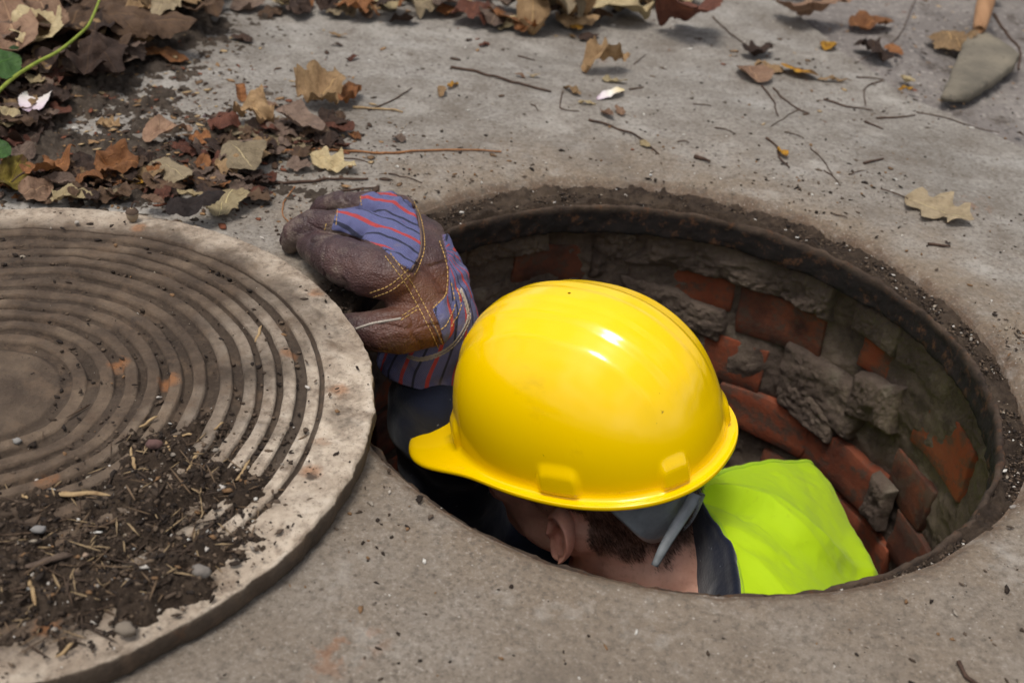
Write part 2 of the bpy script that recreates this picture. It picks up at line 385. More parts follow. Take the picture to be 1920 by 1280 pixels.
# ------------------------------------------------------------------ brick shaft
shaft = empty('brick_shaft', (0, 0, -1.66)); tag(shaft, 'round shaft of red bricks and crumbling grey mortar below the iron frame', 'brick shaft')
def child(o, par):
    o.parent = par; o.matrix_parent_inverse = Matrix.Translation(-Vector(par.location)); return o
nt4 = 720; zs = np.concatenate([np.linspace(-.046, -.42, 150), np.linspace(-.43, -1.66, 50)])
t4 = np.linspace(0, 2*np.pi, nt4, endpoint=False)
T, ZZ = np.meshgrid(t4, zs, indexing='ij'); P = np.stack([np.cos(T)*.33, np.sin(T)*.33, ZZ], -1)
n1 = fbm(P, 9, 3, 61); n2 = fbm(P, 26, 5, 62, .6); rid = 1-np.abs(fbm(P, 16, 3, 63))
lump = .0062*n1 + .0032*n2 + .006*np.clip(rid-.75, 0, 1)
bulge = .010*sstep(-.07, -.05, ZZ)*(.5+.5*noise(P, 14, 66))
rad = np.clip(np.interp(ZZ, [-.27, -.20], [.336, .3290]) - lump - bulge, .309, .36)
V = np.stack([rad*np.cos(T), rad*np.sin(T), ZZ], -1).reshape(-1, 3)
child(mesh_obj('mortar', V, grid_faces(nt4, len(zs), wrap_u=True), M_MORT), shaft)
_bk = {}
def brick_piece(thc, zc, wdt, hgt, r=.330, tilt=0, rough=.0018, seed=0, name='brick', mat=None, depth=.06):
    """a slightly worn block whose face looks to the shaft axis"""
    nx, ny, nz = 9, 4, 6
    key = (seed % 6, name, round(wdt, 3), round(hgt, 3))
    bm = bmesh.new()
    bmesh.ops.create_cube(bm, size=1)
    bmesh.ops.subdivide_edges(bm, edges=bm.edges[:], cuts=5, use_grid_fill=True)
    v = np.array([x.co[:] for x in bm.verts]); v = np.sign(v)*np.interp(np.abs(v), [0, .167, .334, .5], [0, .22, .475, .5])
    # round the edges a bit
    s = np.array([wdt, depth, hgt]); p = v*s
    e = .0025; inner = np.clip(p, -(s/2-e), s/2-e); dlt = p-inner; L = np.linalg.norm(dlt, axis=1)+1e-9
    p = np.where((L > e)[:, None], inner+dlt/L[:, None]*e, p)
    nse = np.stack([fbm(p+seed*3.1, 34, 3, 70+k) for k in range(3)], -1)
    p = p + nse*rough + np.stack([fbm(p+seed*1.7, 70, 2, 75+k) for k in range(3)], -1)*rough*.5
    # bend to the cylinder: face at y=-depth/2 towards the axis
    ang = p[:, 0]/r
    rad = r + (p[:, 1]+depth/2)
    for vv, c in zip(bm.verts, np.stack([np.sin(ang)*rad, np.cos(ang)*rad, p[:, 2]], -1)): vv.co = c
    me = bpy.data.meshes.new(name); bm.to_mesh(me); bm.free()
    me.polygons.foreach_set('use_smooth', np.ones(len(me.polygons), bool))
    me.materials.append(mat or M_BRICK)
    o = bpy.data.objects.new(name, me); COL.objects.link(o)
    R = Matrix.Rotation(math.radians(thc)-math.pi/2, 4, 'Z')
    tl = Matrix.Translation((0, r, 0)) @ Matrix.Rotation(tilt, 4, 'Y') @ Matrix.Translation((0, -r, 0))
    o.matrix_world = Matrix.Translation((0, 0, zc)) @ R @ tl
    o.parent = shaft; o.matrix_parent_inverse = Matrix.Translation((0, 0, 1.66))
    return o
rnd = random.Random(4)
placed = [  # theta, z, width, height, r, tilt  (bricks the photograph shows)
    (109, -.100, .098, .050, .3265, .04), (58.6, -.130, .108, .062, .3235, -.05), (67, -.207, .082, .062, .3235, .02), (57, -.268, .122, .058, .321, .03),
    (77, -.118, .085, .050, .3265, .0), (33, -.112, .085, .058, .3265, .05), (13.5, -.135, .108, .070, .3225, .0), (129, -.112, .09, .055, .326, 0),
    (36, -.272, .125, .060, .3225, 0), (45, -.345, .118, .062, .326, 0), (19, -.225, .075, .060, .3275, .01), (27, -.345, .10, .060, .3245, 0), (10, -.290, .11, .062, .3265, 0)]
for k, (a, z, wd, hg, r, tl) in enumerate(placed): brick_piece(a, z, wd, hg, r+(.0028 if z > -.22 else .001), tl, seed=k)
k = 20
for row, zc in enumerate([-.118, -.195, -.272, -.348, -.424, -.50, -.576]):
    a = rnd.uniform(0, 22)
    while a < 358:
        ok = not any(abs(((a-b[0]+180) % 360)-180) < math.degrees((b[2]/2+.055)/.33) and abs(b[1]-zc) < .058 for b in placed)
        vis = (-20 < a < 150 or row > 0) and not (row < 2 and 22 < a < 52)
        if ok and vis and not (row >= 4 and 160 < a):
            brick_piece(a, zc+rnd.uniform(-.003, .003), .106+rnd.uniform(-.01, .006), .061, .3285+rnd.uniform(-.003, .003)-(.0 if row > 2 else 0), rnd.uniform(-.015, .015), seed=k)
        k += 1; a += 21.5+rnd.uniform(-1.5, 1.5)
# thick slabs and lumps of old mortar that stand proud of the bricks
def lump_piece(thc, zc, wdt, hgt, r, tilt, seed, depth=.05):
    nu, nv = 64, 36
    U, W = np.meshgrid(np.linspace(-1, 1, nu), np.linspace(-1, 1, nv), indexing='ij')
    base = np.stack([U*wdt*13, W*hgt*13, 0*U+seed*5.3], -1)
    edge = 1+.16*fbm(base, .9, 3, 80+seed)
    x = U*wdt/2*edge; z = W*hgt/2*(1+.22*fbm(base+9, .8, 4, 90+seed))
    m = np.clip(1-np.maximum(np.abs(U)**6, np.abs(W)**5), 0, 1)**.35
    th_ = (.017 if seed < 4 else .0095)*m*(1+.30*fbm(base, 1.6, 3, 95+seed, .5)) + (.0022 if seed < 4 else .0013)*fbm(base, 7, 4, 97+seed, .55)*m
    rad = r + (.02 if seed < 4 else .0125) - th_ - .006*(m > 0)
    a = x/r
    V = np.stack([np.sin(a)*rad, np.cos(a)*rad, z + tilt*x], -1)
    o = mesh_obj('mortar_lump', V.reshape(-1, 3), grid_faces(nu, nv), M_MORT)
    o.matrix_world = Matrix.Translation((0, 0, zc)) @ Matrix.Rotation(math.radians(thc)-math.pi/2, 4, 'Z')
    o.parent = shaft; o.matrix_parent_inverse = Matrix.Translation((0, 0, 1.66))
for k, a in enumerate([(76, -.072, .185, .050, .318, -.03), (54, -.074, .070, .048, .318, -.12), (96, -.080, .052, .065, .324, .1), (119, -.068, .11, .030, .322, 0),
                       (82, -.150, .13, .05, .3215, -.2), (46, -.190, .12, .075, .3215, -.1), (33, -.160, .07, .06, .318, .3), (24, -.075, .09, .04, .3225, 0), (38, -.075, .06, .035, .320, 0),
                       (48, -.225, .075, .04, .320, -.2), (128, -.150, .09, .06, .324, .1), (102, -.155, .10, .06, .324, 0), (24, -.265, .035, .06, .314, 0), (3, -.075, .10, .04, .324, 0)]):
    lump_piece(a[0], a[1], a[2], a[3], a[4]-.001, a[5], seed=k)
fl = 40; a = np.linspace(0, 2*np.pi, 64, endpoint=False); q = np.linspace(0, .345, 24)
X, Y = q[None]*np.cos(a)[:, None], q[None]*np.sin(a)[:, None]
o = mesh_obj('shaft_floor', np.stack([X, Y, -1.652+.008*fbm(np.stack([X, Y, 0*X], -1), 14, 3, 8)], -1).reshape(-1, 3), grid_faces(64, 24, wrap_u=True)[:, ::-1], M_SOIL)
tag(o, kind='structure')
# ------------------------------------------------------------------ manhole cover
LC = (-.5552, -.1924); LR = .3064; LZ = .025
def mat_lid():
    n = NT('cover_stone')
    s = n.sep(n.coord()); r = flatten(n); big = n.noise(6, 5, .6); mid = n.noise(22, 6, .65); fine = n.noise(170, 5, .7)
    dirt = n.ramp(mid, [(.3, S(58, 48, 40)), (.5, S(84, 70, 58)), (.72, S(118, 101, 84))])
    dirt = n.mix(n.ramp(n.attr('relief'), [(.35, .65), (.7, 0.0)]), dirt, S(52, 43, 36))  # dark soil in the grooves; on the cover's side this tone is painted shade
    clean = n.ramp(n.noise(38, 5, .6), [(.3, S(148, 131, 113)), (.55, S(192, 176, 157)), (.8, S(212, 199, 182))])
    # worn clean on the raised faces on the side that is handled (+X), muddy towards the middle
    h = n.attr('relief')
    side = n.math('MULTIPLY_ADD', n.math('ADD', s[0], n.math('MULTIPLY', n.math('SUBTRACT', big, .5), .28)), 6.5, -.95, clamp=True)
    rimf = n.math('MULTIPLY_ADD', n.math('ADD', r, n.math('MULTIPLY', n.math('SUBTRACT', mid, .5), .03)), 40.0, -10.6, clamp=True)
    w = n.math('MAXIMUM', side, n.math('MULTIPLY', rimf, .75))
    w = n.math('MULTIPLY', w, n.ramp(mid, [(.30, .35), (.48, 1.0)]))
    w = n.math('MULTIPLY', w, n.ramp(n.math('ADD', h, n.math('MULTIPLY', n.math('SUBTRACT', n.noise(60, 5, .7), .5), .5)), [(.42, .06), (.66, 1.0)]))
    c = n.mix(w, dirt, clean)
    v = n.voro(21, vec=n.mapping(n.coord(), (1, 1, 0))); k = n.voro(21, vec=n.mapping(n.coord(), (1, 1, 0)), out='Color')
    vv = n.math('ADD', v, n.math('MULTIPLY', n.math('SUBTRACT', n.noise(90, 3, .6), .5), .2))
    rust = n.math('MULTIPLY', n.ramp(vv, [(.10, .65), (.22, 0.0)]), n.ramp(n.sep(k)[0], [(.62, 0.0), (.68, 1.0)]))
    c = n.mix(rust, c, S(152, 102, 64))
    v = n.voro(34, vec=n.mapping(n.coord(), (1, 1, 0), (5, 2, 0))); k = n.voro(34, vec=n.mapping(n.coord(), (1, 1, 0), (5, 2, 0)), out='Color')
    vv = n.math('ADD', v, n.math('MULTIPLY', n.math('SUBTRACT', n.noise(120, 3, .6), .5), .4))
    c = n.mix(n.math('MULTIPLY', n.ramp(vv, [(.12, .9), (.22, 0.0)]), n.ramp(n.sep(k)[1], [(.74, 0.0), (.8, 1.0)])), c, S(72, 61, 53))
    c = n.mix(n.ramp(n.noise(30, 5, .7, vec=n.mapping(n.coord(), (1, 1, 1), (2, 9, 0))), [(.54, 0.0), (.66, .65)]), c, S(104, 86, 70))
    c = n.mix(n.ramp(fine, [(.34, .5), (.5, 0.0)]), c, S(88, 76, 65))
    sp = n.ramp(n.noise(430, 2, .6), [(.66, 0.0), (.72, .8)]); c = n.mix(sp, c, S(60, 51, 44))
    nb = n.bump(fine, .7, .0018); nb = n.bump(n.noise(70, 6, .72), .6, .004, nb)
    return n.done(c, .88, nb, .25)
M_LID = mat_lid()
ribs = np.array([.0737, .0935, .1116, .1282, .1454, .1638, .1844, .2031, .2186, .2342, .2532])*1.0177
nt5 = 720; rads = np.concatenate([np.linspace(0, .055, 12)[1:], np.linspace(.056, .272, 210), np.linspace(.274, LR-.003, 16)])
t5 = np.linspace(0, 2*np.pi, nt5, endpoint=False)
T, RRg = np.meshgrid(t5, rads, indexing='ij')
P = np.stack([RRg*np.cos(T), RRg*np.sin(T), 0*T], -1)
wob = .0012*fbm(P, 14, 3, 101)
rw = RRg + wob
rel = np.zeros_like(RRg)
for rb in ribs: rel = np.maximum(rel, 1-sstep(.0044, .0060, np.abs(rw-rb)))
rel = np.maximum(rel, sstep(.2655, .2685, rw)); rel = np.maximum(rel, .55*(1-sstep(.058, .064, rw)))
worn = np.clip(.75+.7*fbm(P, 11, 4, 103), .25, 1)
zt = LZ - .0056 + .0056*rel*worn + .0007*fbm(P, 45, 4, 104) + .0012*(1-rel)*fbm(P, 25, 3, 106)
er = LR + .0016*fbm(np.stack([np.cos(t5), np.sin(t5), 0*t5], -1), 5, 3, 105) + .0005*fbm(np.stack([np.cos(t5), np.sin(t5), 0*t5], -1), 60, 3, 107)
side = []
for zz, dr in [(LZ-.0012, -.0012), (LZ-.0035, 0), (LZ-.010, .0006), (LZ-.017, .0), (.0035, -.001), (.0012, -.004)]:
    pp = np.stack([er*np.cos(t5), er*np.sin(t5), 0*t5+zz], -1); d = dr+.0009*fbm(pp, 70, 4, 108)
    side.append(np.stack([(er+d)*np.cos(t5), (er+d)*np.sin(t5), 0*t5+zz], -1))
bot = np.stack([.25*np.cos(t5), .25*np.sin(t5), 0*t5+.0012], -1)
V = np.concatenate([np.stack([P[..., 0], P[..., 1], zt], -1)] + [s[:, None] for s in side] + [bot[:, None]], 1)
relf = np.concatenate([rel, np.ones((nt5, 1)), .45*np.ones((nt5, 1)), .2*np.ones((nt5, 4)), np.zeros((nt5, 1))], 1)  # low values on the side rows paint the edge's shade into the colour
nv_ = V.shape[1]
lid = mesh_obj('manhole_cover', np.vstack([V.reshape(-1, 3), [[0, 0, LZ-.004]]]), list(map(tuple, grid_faces(nt5, nv_, wrap_u=True)[:, ::-1])) + [(i*nv_, ((i+1) % nt5)*nv_, nt5*nv_) for i in range(nt5)], M_LID,
               attrs={'relief': np.append(relf.ravel(), .5)})
lid.location = (LC[0], LC[1], 0)
tag(lid, 'heavy round manhole cover with concentric ribs lying muddy beside the hole', 'manhole cover')
def lid_top(x, y):
    r = math.hypot(x-LC[0], y-LC[1]); return LZ if r < LR else 0.0

# ------------------------------------------------------------------ loose soil
def heightpatch(name, x0, x1, y0, y1, nx, ny, hf, mat, thr=.0):
    xs, ys = np.linspace(x0, x1, nx), np.linspace(y0, y1, ny); X, Y = np.meshgrid(xs, ys, indexing='ij')
    H, B = hf(X, Y); F = grid_faces(nx, ny); keep = (H.ravel()[F] > thr).any(1); F = F[keep]
    used = np.unique(F); mp = -np.ones(nx*ny, int); mp[used] = np.arange(len(used))
    V = np.stack([X, Y, B+np.where(H > 0, H, np.minimum(H, 0)*.6-.001)], -1).reshape(-1, 3)[used]
    return mesh_obj(name, V, mp[F], mat)
def gauss(X, Y, cx, cy, sx, sy, rot=0):
    dx, dy = X-cx, Y-cy; a = dx*math.cos(rot)+dy*math.sin(rot); b = -dx*math.sin(rot)+dy*math.cos(rot)
    return np.exp(-(a/sx)**2-(b/sy)**2)
def gp(px, py, z=0.0): return un(px, py, z)[:2]
pile_spots = [((345, 835), .045, .03, 1.15), ((420, 900), .05, .035, .9), ((300, 930), .05, .03, .75), ((250, 1000), .06, .035, .95), ((110, 1050), .07, .04, .95), ((180, 1110), .07, .035, .95), ((330, 1060), .05, .03, .9),
              ((40, 1140), .06, .04, .95), ((70, 960), .05, .03, .7), ((430, 990), .03, .018, .8), ((120, 1190), .06, .03, .8)]
pile_xy = [gp(*p, LZ) for p, *_ in pile_spots]
def pile_h(X, Y):
    P = np.stack([X, Y, 0*X], -1); m = 0
    for (p, sx, sy, a), (cx, cy) in zip(pile_spots, pile_xy): m = m + a*gauss(X, Y, cx, cy, sx, sy)
    m = np.minimum(m, 1.4)
    R = np.hypot(X-LC[0], Y-LC[1])
    h = .0075*(m-.66) + .0085*fbm(P, 26, 4, 121, .6)*np.clip(m, 0, 1) + .0034*fbm(P, 150, 3, 122, .6)
    h = np.where(R > LR-.02, h-.6*(R-LR+.02), h)
    return h, LZ-.004+0*X
_x = [p[0] for p in pile_xy]; _y = [p[1] for p in pile_xy]
soil_lid = heightpatch('soil', min(_x)-.12, max(_x)+.12, min(_y)-.1, max(_y)+.1, 440, 330, pile_h, M_SOIL)
tag(soil_lid, 'dark crumbly soil and debris spread over the manhole cover', 'soil', kind='stuff')
dirt_spots = [((150, 200), .16, .11, 1.1), ((250, 290), .13, .05, 1.0), ((60, 90), .2, .17, 1.3), ((430, 260), .08, .03, .55), ((330, 340), .16, .03, .9), ((110, 330), .14, .07, 1.1), ((180, 20), .2, .15, 1.2), ((500, 300), .07, .02, .6)]
dirt_xy = [gp(*p) for p, *_ in dirt_spots]
def dirt_h(X, Y):
    P = np.stack([X, Y, 0*X], -1); m = 0
    for (p, sx, sy, a), (cx, cy) in zip(dirt_spots, dirt_xy): m = m + a*gauss(X, Y, cx, cy, sx, sy)
    m = np.minimum(m, 1.5)
    return .009*(m-.75) + .0055*fbm(P, 18, 4, 131, .6)*np.clip(m+.2, 0, 1) + .0045*fbm(P, 95, 4, 132, .7), slab_z(X, Y)
M_SOIL2 = mat_soil('dry_soil', (62, 54, 47), (116, 105, 94))
dl = heightpatch('soil', -1.35, -.2, .12, 1.3, 480, 480, dirt_h, M_SOIL2)
tag(dl, 'dry grey-brown dirt under the leaves at the upper left', 'soil', kind='stuff')

# crumbs and grit, too many to count
_oct = np.array([(1, 0, 0), (-1, 0, 0), (0, 1, 0), (0, -1, 0), (0, 0, 1), (0, 0, -1)], float)
_of = np.array([(0, 2, 4), (2, 1, 4), (1, 3, 4), (3, 0, 4), (2, 0, 5), (1, 2, 5), (3, 1, 5), (0, 3, 5)])
def _subdiv(v, f):
    v = [tuple(x) for x in v]; ix = {}; out = []
    def md(a, b):
        k = (min(a, b), max(a, b))
        if k not in ix: m = np.array(v[a])+np.array(v[b]); m = m/np.linalg.norm(m); v.append(tuple(m)); ix[k] = len(v)-1
        return ix[k]
    for a, b, c in f:
        d, e, g_ = md(a, b), md(b, c), md(c, a); out += [(a, d, g_), (d, b, e), (g_, e, c), (d, e, g_)]
    return np.array(v), np.array(out)
_oct, _of = _subdiv(_oct, _of)
def mat_col(name, rough=.9):
    n = NT(name); c = n.attr('Col', 'Color')
    c = n.mix(n.ramp(n.noise(300, 3, .6), [(.3, .35), (.6, 0.0)]), c, S(60, 52, 45))
    return n.done(c, rough, n.bump(n.noise(600, 3, .6), .5, .001), .2)
M_CRUMB = mat_col('grit')
rg = np.random.default_rng(7)
def crumbs(name, pts, size, cols, label, stretch=None, flat=1.0):
    N = len(pts); V = np.repeat(_oct[None], N, 0)*rg.uniform(.5, 1.3, (N, len(_oct), 1))
    sc = np.c_[rg.uniform(.7, 1.5, N), rg.uniform(.5, 1.0, N), rg.uniform(.4, .8, N)]
    if stretch is not None: sc[:, 0] *= stretch
    sc[:, 2] *= flat; V = V*sc[:, None]*np.asarray(size)[:, None, None]
    a = rg.uniform(0, 2*np.pi, N); c, s = np.cos(a)[:, None], np.sin(a)[:, None]
    V = np.stack([V[..., 0]*c-V[..., 1]*s, V[..., 0]*s+V[..., 1]*c, V[..., 2]], -1)
    V[..., 2] += (np.asarray(size)*.3)[:, None]
    V += np.asarray(pts)[:, None]
    F = (_of[None]+len(_oct)*np.arange(N)[:, None, None]).reshape(-1, 3)
    o = mesh_obj(name, V.reshape(-1, 3), F, M_CRUMB, smooth=False, cols=np.repeat(cols, len(_oct), 0)); tag(o, label, 'grit', kind='stuff'); return o
PAL_DARK = np.array([S(50, 41, 35), S(66, 55, 46), S(88, 74, 62), S(42, 35, 31), S(104, 88, 73)]); PAL_MIX = np.array([S(48, 39, 33), S(70, 58, 48), S(96, 82, 70), S(150, 140, 128), S(128, 98, 70), S(40, 33, 29)])
PAL_LIGHT = np.array([S(196, 188, 178), S(170, 160, 148), S(210, 205, 196), S(150, 138, 122)])
def pick(pal, n): return pal[rg.integers(0, len(pal), n)]
def sizes(n, lo, hi, p=2.6): return lo+(hi-lo)*rg.uniform(0, 1, n)**p
# on the slab
N = 2600; ang = rg.uniform(-np.pi, np.pi, N); r = R_IN+.01+np.abs(rg.normal(0, .22, N)); x, y = r*np.cos(ang), r*np.sin(ang)
xe, ye = [], []
for px, py, sp, k in [(1560, 330, .05, 420), (1480, 380, .06, 260), (880, 320, .07, 300), (700, 290, .08, 260), (1330, 130, .12, 200), (1600, 160, .15, 300), (1250, 270, .06, 140), (1860, 420, .05, 120), (1905, 640, .02, 220), (760, 860, .03, 90), (640, 960, .04, 120), (1800, 1150, .06, 120), (300, 180, .16, 700), (420, 260, .12, 500), (480, 330, .1, 400), (150, 260, .15, 500), (1780, 200, .08, 260), (1700, 60, .15, 400)]:
    c = gp(px, py); xe.append(rg.normal(c[0], sp, k)); ye.append(rg.normal(c[1], sp, k))
x = np.concatenate([x]+xe); y = np.concatenate([y]+ye); ok = (np.hypot(x, y) > r_in(np.arctan2(y, x))+.004) & (np.hypot(x-LC[0], y-LC[1]) > LR+.003); x, y = x[ok], y[ok]
n_ = len(x); cl = pick(PAL_MIX, n_); li = rg.uniform(0, 1, n_) < .16; cl[li] = pick(PAL_LIGHT, li.sum())
crumbs('grit', np.c_[x, y, slab_z(x, y)], sizes(n_, .0004, .0026, 4.8), cl, 'scattered grit and crumbs of earth on the concrete', stretch=rg.uniform(.7, 1.6, n_))
PAL_LEAF = np.array([S(112, 88, 66), S(86, 66, 52), S(150, 118, 84), S(70, 54, 44), S(176, 150, 112), S(120, 72, 52), S(58, 46, 39)])
xe, ye = [], []
for px, py, sp, k in [(150, 200, .13, 700), (260, 290, .10, 500), (90, 120, .16, 500), (330, 150, .10, 260), (480, 270, .07, 300), (380, 350, .08, 300), (600, 260, .07, 160), (950, 70, .16, 160), (1550, 150, .14, 160), (1750, 60, .12, 160)]:
    c = gp(px, py); xe.append(rg.normal(c[0], sp, k)); ye.append(rg.normal(c[1], sp*.8, k))
x = np.concatenate(xe); y = np.concatenate(ye); ok = (np.hypot(x, y) > r_in(np.arctan2(y, x))+.004) & (np.hypot(x-LC[0], y-LC[1]) > LR+.006); x, y = x[ok], y[ok]
hh_, bb_ = dirt_h(x, y)
crumbs('leaf_crumbs', np.c_[x, y, bb_+np.maximum(hh_, 0)], sizes(len(x), .0006, .0050, 3.4), pick(PAL_LEAF, len(x)), 'crumbled bits of dry leaf strewn over dirt and concrete', stretch=rg.uniform(.8, 1.7, len(x)), flat=.25)
# in the groove
ang = rg.uniform(-np.pi, np.pi, 20000); ang = ang[r_in(ang) > .3075][:13000]; N = len(ang); r = .304+(np.maximum(r_in(ang)-.303, .0)+.001)*rg.uniform(0, 1, N); x, y = r*np.cos(ang), r*np.sin(ang)
z = np.interp(np.degrees(ang) % 360, [0, 60, 100, 140, 175, 200, 260, 285, 310, 360], [-.010, -.008, -.007, -.008, -.006, -.0035, -.0035, -.006, -.010, -.010])-.003
cl = pick(PAL_DARK, N); li = rg.uniform(0, 1, N) < .05; cl[li] = pick(PAL_LIGHT, li.sum())
crumbs('grit', np.c_[x, y, z], sizes(N, .0003, .0022, 4.0), cl, 'dark crumbs of earth and grit in the groove of the manhole frame', stretch=rg.uniform(.7, 1.5, N))
# on the cover
xs, ys = [], []
for (p, sx, sy, a), (cx, cy) in zip(pile_spots, pile_xy): xs.append(rg.normal(cx, sx*.85, 800)); ys.append(rg.normal(cy, sy*.9, 800))
a = rg.uniform(0, 2*np.pi, 6000); r = np.sqrt(rg.uniform(0, 1, 6000))*LR; xs.append(LC[0]+r*np.cos(a)); ys.append(LC[1]+r*np.sin(a))
x, y = np.concatenate(xs), np.concatenate(ys); ok = np.hypot(x-LC[0], y-LC[1]) < LR-.004; x, y = x[ok], y[ok]; n_ = len(x)
h, b = pile_h(x, y); z = np.maximum(h, 0)+LZ-.0042
rl = np.hypot(x-LC[0], y-LC[1]); onrib = (np.abs(rl[:, None]-ribs).min(1) < .005) | (rl > .268)
keep = ~onrib | (h > 0) | (rg.uniform(0, 1, n_) < .25); z = np.where(onrib & (h <= 0), LZ-.0003, z)
x, y, z = x[keep], y[keep], z[keep]; n_ = len(x)
cl = pick(PAL_DARK, n_); li = rg.uniform(0, 1, n_) < .12; cl[li] = pick(PAL_MIX, li.sum()); li = rg.uniform(0, 1, n_) < .03; cl[li] = pick(PAL_LIGHT, li.sum())
crumbs('grit', np.c_[x, y, z], sizes(n_, .0003, .0026, 4.5), cl, 'dark crumbs of earth lying in the grooves of the manhole cover', stretch=rg.uniform(.7, 1.6, n_))

# fine straw and root bits in the soil on the cover
k_ = rg.integers(0, len(pile_xy), 420); x = np.array([pile_xy[i][0] for i in k_])+rg.normal(0, .035, 420); y = np.array([pile_xy[i][1] for i in k_])+rg.normal(0, .022, 420)
ok = np.hypot(x-LC[0], y-LC[1]) < LR-.02; x, y = x[ok], y[ok]; h, b = pile_h(x, y)
crumbs('straw_bits', np.c_[x, y, np.maximum(h, 0)+LZ-.002], sizes(len(x), .0006, .0012, 1.5), pick(np.array([S(150, 128, 98), S(112, 92, 72), S(84, 68, 55), S(64, 52, 43), S(70, 57, 47)]), len(x)), 'short straws and root bits mixed into the soil on the cover', stretch=rg.uniform(5, 14, len(x)))
# ------------------------------------------------------------------ hard hat
HP = np.array([-0.0659, -0.0416, -0.0707])
def rotm(a, b, c):
    ca, sa, cb, sb, cc, sc = math.cos(a), math.sin(a), math.cos(b), math.sin(b), math.cos(c), math.sin(c)
    return np.array([[ca, -sa, 0], [sa, ca, 0], [0, 0, 1]])@np.array([[cb, 0, sb], [0, 1, 0], [-sb, 0, cb]])@np.array([[1, 0, 0], [0, cc, -sc], [0, sc, cc]])
HM = rotm(2.638, .223, -.075)
def WL(p): return HP + np.asarray(p, float)@HM.T       # hat frame (x forward, y left, z up) -> world
def LW(p): return (np.asarray(p, float)-HP)@HM
def mat_yellow():
    n = NT('yellow_plastic')
    c = n.mix(n.ramp(n.noise(9, 4, .6), [(.4, 0.0), (.7, .25)]), S(254, 208, 0), S(249, 197, 0))
    spk = n.ramp(n.noise(55, 3, .6), [(.735, 0.0), (.76, .8)]); c = n.mix(spk, c, S(120, 84, 20))
    c = n.mix(n.ramp(n.noise(14, 6, .75, vec=n.mapping(n.coord(), (1, 3, 1))), [(.60, 0.0), (.75, .22)]), c, S(170, 128, 30))
    ro = n.ramp(n.noise(24, 5, .7), [(.3, .09), (.7, .17)])
    nb = n.bump(n.noise(60, 2, .5), .04, .002)
    return n.done(c, ro, nb, .5, **{'Coat Weight': .08, 'Coat Roughness': .12})
M_YEL = mat_yellow()
AF, AB, BB, HH, PK, PZ, FL = .128, .1285, .1005, .136, .055, -.021, .0105
LUGS = [38, 102, 150, -38, -102, -150]
nph = 540; ph = np.linspace(-np.pi, np.pi, nph, endpoint=False)
c_, s_ = np.cos(ph), np.sin(ph); a_ = np.where(c_ > 0, AF, AB); rr_ = 1/(np.abs(c_)**2.25+np.abs(s_)**2.25)**(1/2.25)
bx, by = a_*c_*rr_, BB*s_*rr_
wpk = np.exp(-(np.abs(ph)/.85)**4); ext = FL+(PK-FL)*wpk
def dome_row(th, off=0.0, lugs=True):
    k = math.cos(th)**(2/2.3); z = HH*math.sin(th)**(2/2.3)
    x, y = bx*k, by*k; zz = np.full(nph, z)
    P = np.stack([x, y, zz], -1)
    nrm = np.stack([x/AF**2, y/BB**2, zz/HH**2+1e-6], -1); nrm /= np.linalg.norm(nrm, axis=1)[:, None]
    d = np.zeros(nph)
    top = sstep(.045, .085, zz)
    yy = np.abs(y)
    d += top*(.0024*(1-sstep(.024, .036, yy)) + .0012*(1-sstep(.006, .015, yy)))
    d += .0009*top*np.exp(-((yy-.050)/.006)**2)
    if lugs:
        for L in LUGS:
            da = (np.degrees(ph)-L+180) % 360-180
            arc = np.radians(np.abs(da))*np.hypot(bx, by)
            wv = .0125-.10*np.clip(zz-.012, 0, 1)*.9
            m = (1-sstep(wv-.001, wv+.0058, arc))*(1-sstep(.017, .032, zz+.25*np.clip(arc-.006, 0, 1)))
            d += .0048*m*(1-.25*np.clip(zz/.03, 0, 1))
    P = P + nrm*(d+off)[:, None]; P[:, 2] += .006
    return P
rows = []
ths = np.concatenate([np.linspace(0, .35, 34), np.linspace(.36, 1.565, 84)])
for th in ths[::-1]: rows.append(dome_row(th, -.0026, False))            # inside
def flange(fr, z, zpk=0.0):
    e = ext*fr; return np.stack([bx+e*c_, by+e*s_, z+(PZ*fr**1.2+zpk)*wpk], -1)
for fr, z in [(.0, .0015), (.5, .0005), (.93, -.0008), (1.0, -.0004), (1.02, .0012), (1.0, .0030), (.95, .0040), (.85, .0036), (.6, .0030), (.3, .0034), (.12, .0045)]:
    rows.append(flange(fr, z))
for th in ths[1:]: rows.append(dome_row(th))
HV = np.stack(rows, 1); nrow = HV.shape[1]
hat = empty('hard_hat', tuple(HP)); hat.matrix_world = Matrix.Translation(Vector(HP)) @ Matrix([list(r) for r in HM]).to_4x4()
tag(hat, 'glossy yellow safety helmet with front peak worn by the worker in the manhole', 'hard hat')
mesh_obj('shell', HV.reshape(-1, 3), grid_faces(nph, nrow, wrap_u=True), M_YEL, hat)
